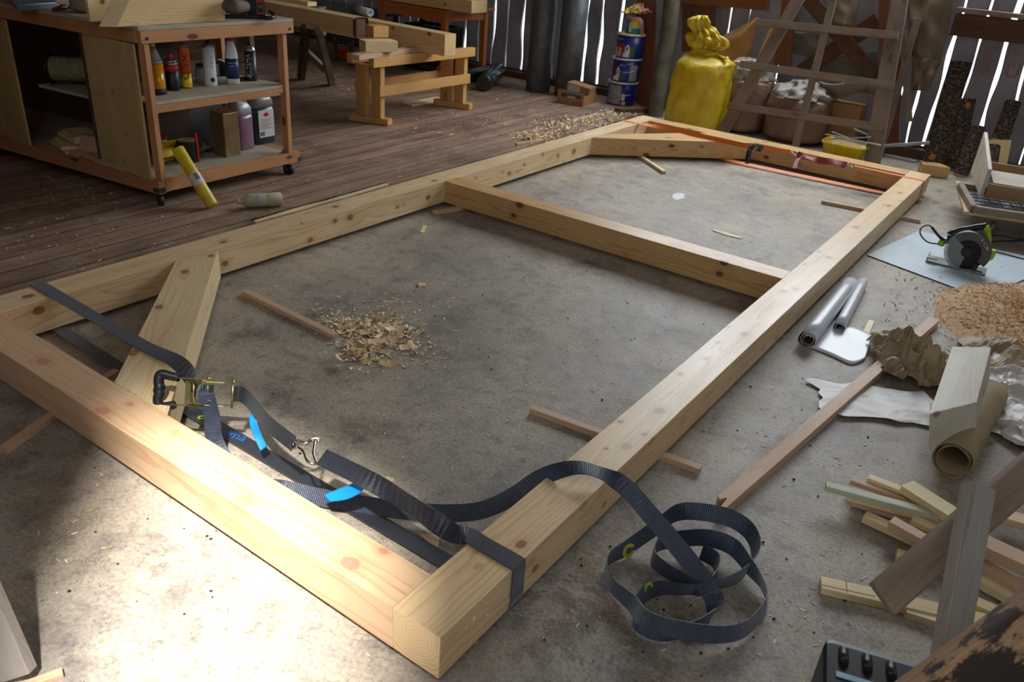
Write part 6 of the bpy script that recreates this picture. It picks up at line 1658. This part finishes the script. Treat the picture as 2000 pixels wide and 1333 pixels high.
# rails on the wall
o = timber('wall_rail', M_DARK, T(1862, 47, YW-.05), Vector((4.1, YW-.05, T(1862, 47, YW-.05).z)), .09, .155, None); o['kind'] = 'structure'; o.name = 'trim_1'
o = timber('trim_2', M_OLD, T(1870, 18, YW-.08), Vector((4.1, YW-.08, T(1870, 18, YW-.08).z)), .14, .03, None); o['kind'] = 'structure'
o = timber('trim_3', M_OXID, T(1330, -6, YW-.05), T(1500, 8, YW-.05), .09, .10, None); o['kind'] = 'structure'
# faint red letters on the membrane
M_FRED = plain('faded_red_print', (146, 92, 96), .6)
WMx = basis(XV, Z, -YV, Vector((0, 0, 0)))
for px, py, s_, tx_ in ((1163, 26, .11, 'R'), (1197, 29, .11, 'O'), (1231, 14, .10, 'V'), (1936, 97, .06, 'RO'), (1986, 104, .05, 'NI'), (1925, 132, .15, 'S'), (1977, 140, .15, 'U')):
    q = T(px, py, YW-.0015)
    o = text_obj('printed_letters', tx_, M_FRED, s_, basis(XV, Z, -YV, q), None, .0005); tag(o, 'faded red letters printed on the grey wall membrane, '+{'R': 'beside the right mesh roll', 'O': 'just left of the paint buckets', 'V': 'above the paint buckets', 'RO': 'small pair over the tallest bark slab', 'NI': 'small pair at the right edge', 'S': 'large letter above the middle bark slab', 'U': 'large letter above the rounded bark slab'}[tx_], 'print')
# ------------------------------------------------------------------ bark slabs leaning on the wall
def slab(bl, br, tl, tr, Yt, lb, th=.035, back=M_PALE, Yb=None):
    b0, b1 = (P(*bl), P(*br)) if Yb is None else (T(*bl, Yb), T(*br, Yb)); t0, t1 = T(*tl, Yt), T(*tr, Yt)
    A = (b0+b1)/2 + Z*.01; B = (t0+t1)/2; w = (b1-b0).length*.5+(t1-t0).length*.5
    F, L = frameM(A, B, up=(0, -1, .2)); n = 8; m = max(6, int(L/.05)); vs = []
    for i in range(m+1):
        x = L*i/m; ww = w*(.5+.04*mnoise.noise(Vector((x*6, A.x*9, 1))))
        for j in range(n+1):
            a = PI*j/n; vs.append((x+.012*mnoise.noise(Vector((j, A.x, i == m))) * (i in (0, m)), -math.cos(a)*ww, math.sin(a)*th + .008*mnoise.noise(Vector((x*30, j*2, A.x)))))
        for j in (n, 0): vs.append((x, -math.cos(PI*j/n)*ww, -.006))
    k = n+3; fs = []
    for i in range(m):
        for j in range(k): l = (j+1) % k; fs.append((i*k+j, i*k+l, (i+1)*k+l, (i+1)*k+j))
    fs += [tuple(range(k))[::-1], tuple(range(m*k, m*k+k))]
    mb = MB(); mb.add(vs, fs); 
    for i in range(len(mb.f)):
        jj = i % k
        if i >= m*k or jj in (n, n+1, n+2): mb.m[i] = 1
    o = mb.build('bark_slab', [M_BARK, back], None, M=F); tag(o, lb, 'bark slab', 'bark slabs leaning on the back wall')
    return o, F, L
def knot(F, x, y, r=.022, th=.034): 
    return F @ Matrix.Translation(Vector((x, y, th)))
M_KN = plain('orange_knot_wood', (170, 104, 52), .6)
def TY(px, py, Y): return P(px, py, Y=Y)
o, F, L = slab((1793, 322), (1846, 330), (1862, 121), (1892, 122), 6.42, 'tallest bark slab, leaning behind the others left of the wide bright gap')
part_lathe('knot', [(.028, 0), (.020, .008)], (0, 0, 0), M_KN, o, 12, M=F @ Matrix.Translation(Vector((.06, .01, .030))))
o, F, L = slab((1846, 330), (1880, 338), (1875, 193), (1905, 194), 6.36, 'middle bark slab with an orange knot near its top')
part_lathe('knot', [(.022, 0), (.016, .008)], (0, 0, 0), M_KN, o, 12, M=F @ Matrix.Translation(Vector((L-.05, -.01, .030))))
slab((1858, 343), (1892, 348), (1900, 247), (1925, 249), 6.22, 'short front bark slab standing nearest the wheeled board')
slab((1934, 276), (1968, 280), (1962, 198), (1996, 200), 6.40, 'bark slab with rounded top at the right, leaning above the pale board', Yb=6.25)
slab((1915, 338), (1944, 341), (1924, 284), (1956, 288), 6.12, 'short bark slab in front of the pale plywood piece', Yb=5.98)
q_ = [P(1936, 345), P(1952, 345), T(1974, 278, 6.12), T(1926, 270, 6.12)]
o = timber('plywood_piece', M_PLY, T(1938, 345, 6.05), T(1952, 274, 6.22), .16, .015, None, up=(0, -1, .2)); tag(o, 'pale plywood piece leaning behind the short bark slab', 'board')
bk = [P(1795, 342), P(1850, 345), P(1838, 326), P(1796, 318)]
b0, b1 = P(1797, 343), P(1850, 350)
F, L = frameM(b0, b1); mb = MB(); mb.prism([(0, 0), (L, 0), (L-.05, .12), (0, .12)], 0.001, .085, F); mb2 = MB(); Fi = F.inverted(); mb2.v = [Fi @ v for v in mb.v]; mb2.f, mb2.sm, mb2.m = mb.f, mb.sm, mb.m
tag(mb2.build('mitred_block', M_PINE_D, M=F, bevel=.002), 'mitred timber block on the floor beyond the far right frame corner', 'wood block')
# ------------------------------------------------------------------ wheeled board with window grid and wooden box
dl = thing('dolly', 'plywood board on wheels at the right edge, loaded with a window grid', 'dolly', P(1960, 425))
zd = .16
c1, c2, c3 = P(1884, 413, zd), P(1866, 353, zd), P(2000, 430, zd)
dx_ = (c3-c1).normalized(); dy_ = (c2-c1); LY_ = dy_.length; dy_.normalize()
c3 = c1+dx_*.75; c4 = c3+dy_*LY_
quad_solid('deck', [c1, c3, c4, c1+dy_*LY_], Vector((0, 0, -.018)), M_PLY, dl)
for s_, t_ in ((.18, .08), (.62, .08), (.18, .85), (.62, .85)):
    q = c1+dx_*s_+dy_*(LY_*t_); mb = MB(); mb.lathe([(.05, -.015), (.062, -.012), (.062, .012), (.05, .015)], Matrix.Translation(Vector((q.x, q.y, .065))) @ Matrix.Rotation(PI/2, 4, 'Y'), 20); mb.build('wheel', M_GRYM, dl)
    mb = MB(); mb.box((q.x-.022, q.y-.03, .12), (q.x+.022, q.y+.03, zd-.0185)); mb.build('wheel_mount', M_GRYM, dl)
wg = thing('window_grid', 'flat framed wire grid lying on the wheeled board', 'window grid', c1+dx_*.1+dy_*.1+Z*.001)
g1 = P(1902, 405, zd+.03); g2 = P(1876, 360, zd+.03); 
gy = (g2-g1).normalized(); LG = (g2-g1).length; gz = zd+.021
for a, b_ in ((g1, g2), (g1+dx_*.7, g2+dx_*.7), (g1, g1+dx_*.7), (g2, g2+dx_*.7)):
    a = Vector((a.x, a.y, gz)); b_ = Vector((b_.x, b_.y, gz)); timber('frame_bar', M_OLD, a, b_, .035, .038, wg)
for i in range(1, 7):
    mb = MB(); a = g1+gy*(LG*i/7); mb.tube([Vector((a.x, a.y, gz+.01)), Vector((a.x, a.y, gz+.01))+dx_*.7], .003, 6); mb.build('wire', M_BLK, wg)
for i in range(1, 12):
    mb = MB(); a = g1+dx_*(.06*i); mb.tube([Vector((a.x, a.y, gz+.004)), Vector((a.x, a.y, gz+.004))+gy*LG], .003, 6); mb.build('wire', M_BLK, wg)
mb = MB(); a = Vector((g1.x, g1.y, zd+.003)) ; quad_solid('pane', [a+dx_*.02+gy*.02, a+dx_*.68+gy*.02, a+dx_*.68+gy*(LG-.02), a+dx_*.02+gy*(LG-.02)], Vector((0, 0, -.002)), plain('pale_glass_sheet', (150, 156, 164), .15), wg)
M_OLDY = wood('yellowed_board', (168, 134, 92), (128, 96, 60), ring=60, knots=.5, rough=.6, contrast=.4, grime=.5, grimec=(96, 78, 58))
M_OLDP = wood('dusty_pale_board', (196, 188, 170), (160, 148, 124), ring=60, knots=.3, rough=.6, contrast=.3, grime=.3, grimec=(130, 120, 104))
wx = thing('wooden_box', 'open wooden box with tall end board lying on the window grid', 'wooden box', P(1915, 385, zd+.05))
eb0 = P(1912, 383, zd+.045); eb1 = P(1896, 338, zd+.045)
zt2 = ZT(eb1.x, eb1.y, 287)
hv = Vector((0, 0, .27))
quad_solid('end_board', [eb0, eb0+(eb1-eb0)*1.05, eb0+(eb1-eb0)*1.05+hv, eb0+hv*.62], dx_*.022, M_OLDP, wx)
so = gy*0
timber('side_board', M_OLDY, eb0+dx_*.03+Z*.04, eb0+dx_*.66+Z*.03, .022, .085, wx)
timber('top_board', M_OLDP, eb0+dx_*.05+gy*.09+Z*.10, eb0+dx_*.66+gy*.09+Z*.085, .17, .02, wx, up=(0, -.25, 1))
timber('side_board', M_OLDY, eb1+dx_*.03+Z*.045, eb1+dx_*.66+Z*.035, .022, .09, wx)
# ------------------------------------------------------------------ shavings, chips and small pieces on the floor
R = random.Random(11)
def mat_shav(name, a, b, c):
    k = NT(name); g = k.n('ShaderNodeNewGeometry')
    col = k.ramp(g.outputs['Random Per Island'], [(0.0, srgb(*a)), (0.5, srgb(*b)), (1.0, srgb(*c))])
    return k.fin(col, .55, 0, .4)
M_SHAV = mat_shav('fresh_shavings', (222, 182, 128), (238, 210, 164), (250, 242, 222))
M_SHAVO = mat_shav('orange_shavings', (206, 160, 112), (224, 190, 144), (240, 218, 180))
M_CHIP = mat_shav('scattered_chips', (180, 150, 108), (206, 186, 150), (230, 222, 204))
def curl(mb, c, L, w, rad, th, rot, tilt):
    """one curled shaving with its own thickness"""
    n = 5 if L > .012 else 3; M = Matrix.Translation(c) @ Matrix.Rotation(rot, 4, 'Z') @ Matrix.Rotation(tilt, 4, 'X')
    ang = min(L/rad, 5.0); top = []; bot = []
    for i in range(n+1):
        a = ang*(i/n-.5); x = rad*math.sin(a); z = rad*(1-math.cos(a))
        ww = w*(1-.35*abs(i/n-.5))
        for s in (-1, 1):
            top.append(M @ Vector((x, s*ww/2+.2*x*math.sin(rot*3), z+th))); bot.append(M @ Vector((x, s*ww/2+.2*x*math.sin(rot*3), z)))
    vs = top+bot; N = len(top); fs = []
    for i in range(n):
        a = 2*i; fs += [(a, a+2, a+3, a+1), (N+a, N+a+1, N+a+3, N+a+2), (a, N+a, N+a+2, a+2), (a+1, a+3, N+a+3, N+a+1)]
    fs += [(0, 1, N+1, N), (2*n, N+2*n, N+2*n+1, 2*n+1)]
    mb.add(vs, fs)
def spray(mb, pxs, n, L, w, rad, hz, z0=0.0, th=.0006, ground=True):
    """pxs: (px, py, spread_x, spread_y) clusters on the floor"""
    for k in range(n):
        px, py, sx, sy = pxs[R.randrange(len(pxs))]
        x, y = R.gauss(px, sx), R.gauss(py, sy)
        q = P(x, y, 0)
        d = math.hypot((x-px)/max(1, sx), (y-py)/max(1, sy))
        z = z0 + abs(R.gauss(0, 1))*hz*max(0, 1-d*.45)
        base = .0125 if q.x < XB else .0005
        curl(mb, Vector((q.x, q.y, base+z)), R.uniform(*L), R.uniform(*w), R.uniform(*rad), th, R.uniform(0, 6.28), R.gauss(0, .35) if z < .004 else R.gauss(0, .9))
mb = MB()
spray(mb, [(735, 655, 30, 18), (715, 690, 22, 14), (770, 650, 26, 12), (700, 640, 28, 10)], 620, (.012, .045), (.004, .012), (.008, .03), .012)
spray(mb, [(730, 660, 48, 28), (800, 690, 50, 22), (640, 640, 30, 20), (670, 615, 40, 18), (780, 600, 50, 20)], 420, (.006, .02), (.003, .008), (.01, .03), .002)
tag(mb.build('wood_shavings', M_SHAV), 'heap of curled wood shavings on the concrete in the middle of the frame', 'wood shavings', kind='stuff')
mb = MB()
for i in range(26):
    q = P(R.gauss(745, 38), R.gauss(660, 24), 0); curl(mb, Vector((q.x, q.y, R.uniform(.01, .03))), R.uniform(.03, .08), R.uniform(.012, .028), R.uniform(.03, .08), .0012, R.uniform(0, 6.28), R.gauss(0, .5))
tag(mb.build('long_shavings', M_SHAV), 'longer shaving strips on top of the middle heap', 'wood shavings', kind='stuff')
# big orange heap at the right edge: low mound plus loose curls
mb = MB(); rows = []
cen = P(2040, 640)
for i in range(30):
    row = []
    for j in range(30):
        u, v = i/29-.5, j/29-.5; x = cen.x+u*.95; y = cen.y+v*1.2
        h = max(0, 1-(u*u+v*v)*4.3)**.8*.085*(.75+.5*mnoise.noise(Vector((x*5, y*5, 2))))
        row.append(Vector((x, y, h-.003)))
    rows.append(row)
mb.sheet(rows, .002); tag(mb.build('shavings_mound', plain('sawdust_orange', (204, 164, 120), .8, vary=.3, vs=60, bump=.8)), 'low mound of orange sawdust at the right edge', 'sawdust', kind='stuff')
mb = MB()
for k in range(5200):
    a = R.uniform(0, 6.28); r = abs(R.gauss(0, .30)); u = r*math.cos(a); v = r*math.sin(a)
    x = cen.x+u*.95; y = cen.y+v*1.2
    h = max(0, 1-(u*u+v*v)*4.3)**.8*.085*(.75+.5*mnoise.noise(Vector((x*5, y*5, 2))))
    if x > cen.x+.35: continue
    curl(mb, Vector((x, y, max(.0008, h-.001))), R.uniform(.010, .032), R.uniform(.002, .007), R.uniform(.006, .02), .0005, R.uniform(0, 6.28), R.gauss(0, .7 if h > .002 else .3))
tag(mb.build('wood_shavings', M_SHAVO), 'large heap of fine orange shavings at the right edge beyond the papers', 'wood shavings', kind='stuff')
# pale shavings near the far left corner of the frame
mb = MB()
spray(mb, [(1070, 262, 30, 8), (1110, 250, 45, 10), (1170, 238, 40, 7), (1045, 272, 22, 5), (1205, 228, 25, 5)], 900, (.012, .05), (.005, .016), (.01, .04), .010)
tag(mb.build('wood_shavings', M_SHAV), 'pale shavings strewn on the planks beside the far left frame corner', 'wood shavings', kind='stuff')
mb = MB()
spray(mb, [(740, 175, 60, 18), (660, 160, 40, 12), (850, 160, 60, 10), (1000, 225, 90, 22), (930, 250, 90, 18)], 420, (.010, .04), (.004, .014), (.01, .05), .002)
spray(mb, [(100, 470, 90, 35), (300, 450, 90, 35), (600, 360, 120, 30), (150, 390, 60, 20), (700, 310, 120, 40)], 260, (.008, .03), (.003, .009), (.02, .08), .001)
tag(mb.build('wood_chips', M_CHIP), 'loose wood chips scattered over the plank floor', 'wood chips', kind='stuff')
mb = MB()
spray(mb, [(700, 620, 260, 110), (1000, 650, 200, 120), (900, 450, 220, 50), (1300, 400, 180, 40), (1150, 560, 220, 80), (600, 800, 180, 60)], 620, (.004, .016), (.002, .005), (.02, .08), .0006)
spray(mb, [(1650, 620, 160, 90), (1600, 860, 120, 90), (1850, 640, 80, 60), (1450, 800, 120, 60), (1300, 1180, 150, 80), (1560, 1180, 60, 70), (1900, 560, 60, 30)], 380, (.004, .016), (.002, .005), (.02, .08), .0006)
spray(mb, [(250, 1050, 150, 110), (550, 1200, 150, 80)], 90, (.005, .018), (.002, .005), (.02, .08), .0006)
tag(mb.build('wood_chips', M_CHIP), 'tiny chips and splinters scattered over the concrete', 'wood chips', kind='stuff')
M_DIRT = plain('dark_crumbs', (46, 38, 34), .9)
mb = MB()
for k in range(150):
    x, y = R.choice([(R.gauss(1000, 300), R.gauss(620, 120)), (R.gauss(1500, 200), R.gauss(800, 180)), (R.gauss(350, 180), R.gauss(1050, 120)), (R.gauss(1350, 150), R.gauss(1200, 90))])
    q = P(x, y, 0); s = R.uniform(.0015, .005)
    if q.x < XB: continue
    mb.lathe([(s*.6, 0), (s, s*.5), (s*.4, s)], Matrix.Translation(Vector((q.x, q.y, .0002))), 5)
tag(mb.build('dirt_crumbs', M_DIRT), 'dark crumbs and dirt grains on the concrete', 'dirt', kind='stuff')
# single pieces one can point to
def flat(name, pts, h, mat, lb, cat, z=0.0006):
    q = [P(x, y, z) for x, y in pts]; mb = MB(); mb.prism([(p.x, p.y) for p in q][::-1], z, z+h); return tag(mb.build(name, mat), lb, cat)
flat('paint_spot', [(1313, 383), (1318, 378), (1330, 377), (1338, 381), (1335, 388), (1322, 391), (1315, 389)], .001, M_WPL, 'white round paint spot on the concrete in the far field of the frame', 'paint spot')
flat('pale_lath', [(1391, 451), (1394, 449), (1425, 457), (1450, 465), (1446, 467), (1420, 461)], .004, M_PALE, 'thin pale wood splinter on the concrete beyond the cross beam', 'wood splinter')
flat('wood_piece', [(826, 441), (834, 442), (828, 456), (820, 455)], .004, M_PALE, 'small pale wood rectangle on the concrete before the cross beam', 'wood piece')
flat('wood_piece', [(817, 556), (832, 556), (832, 561), (817, 561)], .008, M_PALE, 'small wooden stub above the middle shavings heap', 'wood piece')
flat('wood_flake', [(744, 946), (755, 931), (768, 935), (772, 940)], .0015, M_PALE, 'pale triangular wood flake beside the twisted strap', 'wood flake')
flat('wood_flake', [(819, 1044), (852, 1046), (858, 1052), (855, 1078), (838, 1062)], .0015, M_PALE, 'pale rectangular wood flake beside the lower strap near the corner', 'wood flake')
flat('knot_flake', [(318, 1000), (326, 992), (338, 993), (340, 1002), (332, 1010), (320, 1008)], .0015, M_SPR, 'round pinkish knot flake on the sunlit floor', 'wood flake')
flat('wood_sliver', [(800, 640), (812, 636), (815, 641), (797, 652)], .012, M_WPL, 'white chip on the right side of the middle shavings heap', 'wood chip')
# bark edged strip on the floor along the left beam, laths by the buckets
A = P(497, 434, .020); B = P(757, 361, .020)
o = timber('edge_strip', M_PALE, Vector((A.x, A.y, .022)), Vector((B.x, B.y, .022)), .020, .012, rough=.004); tag(o, 'long thin bark-edged strip lying on the floor outside the left beam', 'strip')
mb = MB(); c0 = P(493, 430, .02); c1 = P(757, 357, .02); pts = [lerp(c0, c1, i/30)+Vector((.006*mnoise.noise(Vector((i*1.3, 0, 0))), 0, .004*mnoise.noise(Vector((i*.9, 5, 0))))) for i in range(31)]
pts = [Vector((p.x-.004, p.y, .020)) for p in pts]
mb.tube(pts, .005, 6); mb.build('bark_edge', M_BARK, o)
strip('lath', P(1120, 236, .012)[:2], P(1228, 212, .012)[:2], .02, .012, M_PALE, 'thin pale lath on the planks in front of the paint buckets', 'lath', z=.0125)
strip('lath', P(1008, 284, .012)[:2], P(1060, 276, .012)[:2], .025, .015, M_SPR, 'short lath among the pale shavings outside the frame', 'lath', z=.0125)
strip('dark_board_end', P(1205, 221, .012)[:2], P(1262, 218, .012)[:2], .09, .04, M_DARK, 'dark board end on the floor between the buckets and the log pole', 'board', z=.0125)
strip('flat_board', P(795, 206, .012)[:2], P(862, 194, .012)[:2], .12, .014, M_PALE, 'pale board lying flat on the planks under the sawhorse bench', 'board', z=.0125)
# pencil line on the long cream board
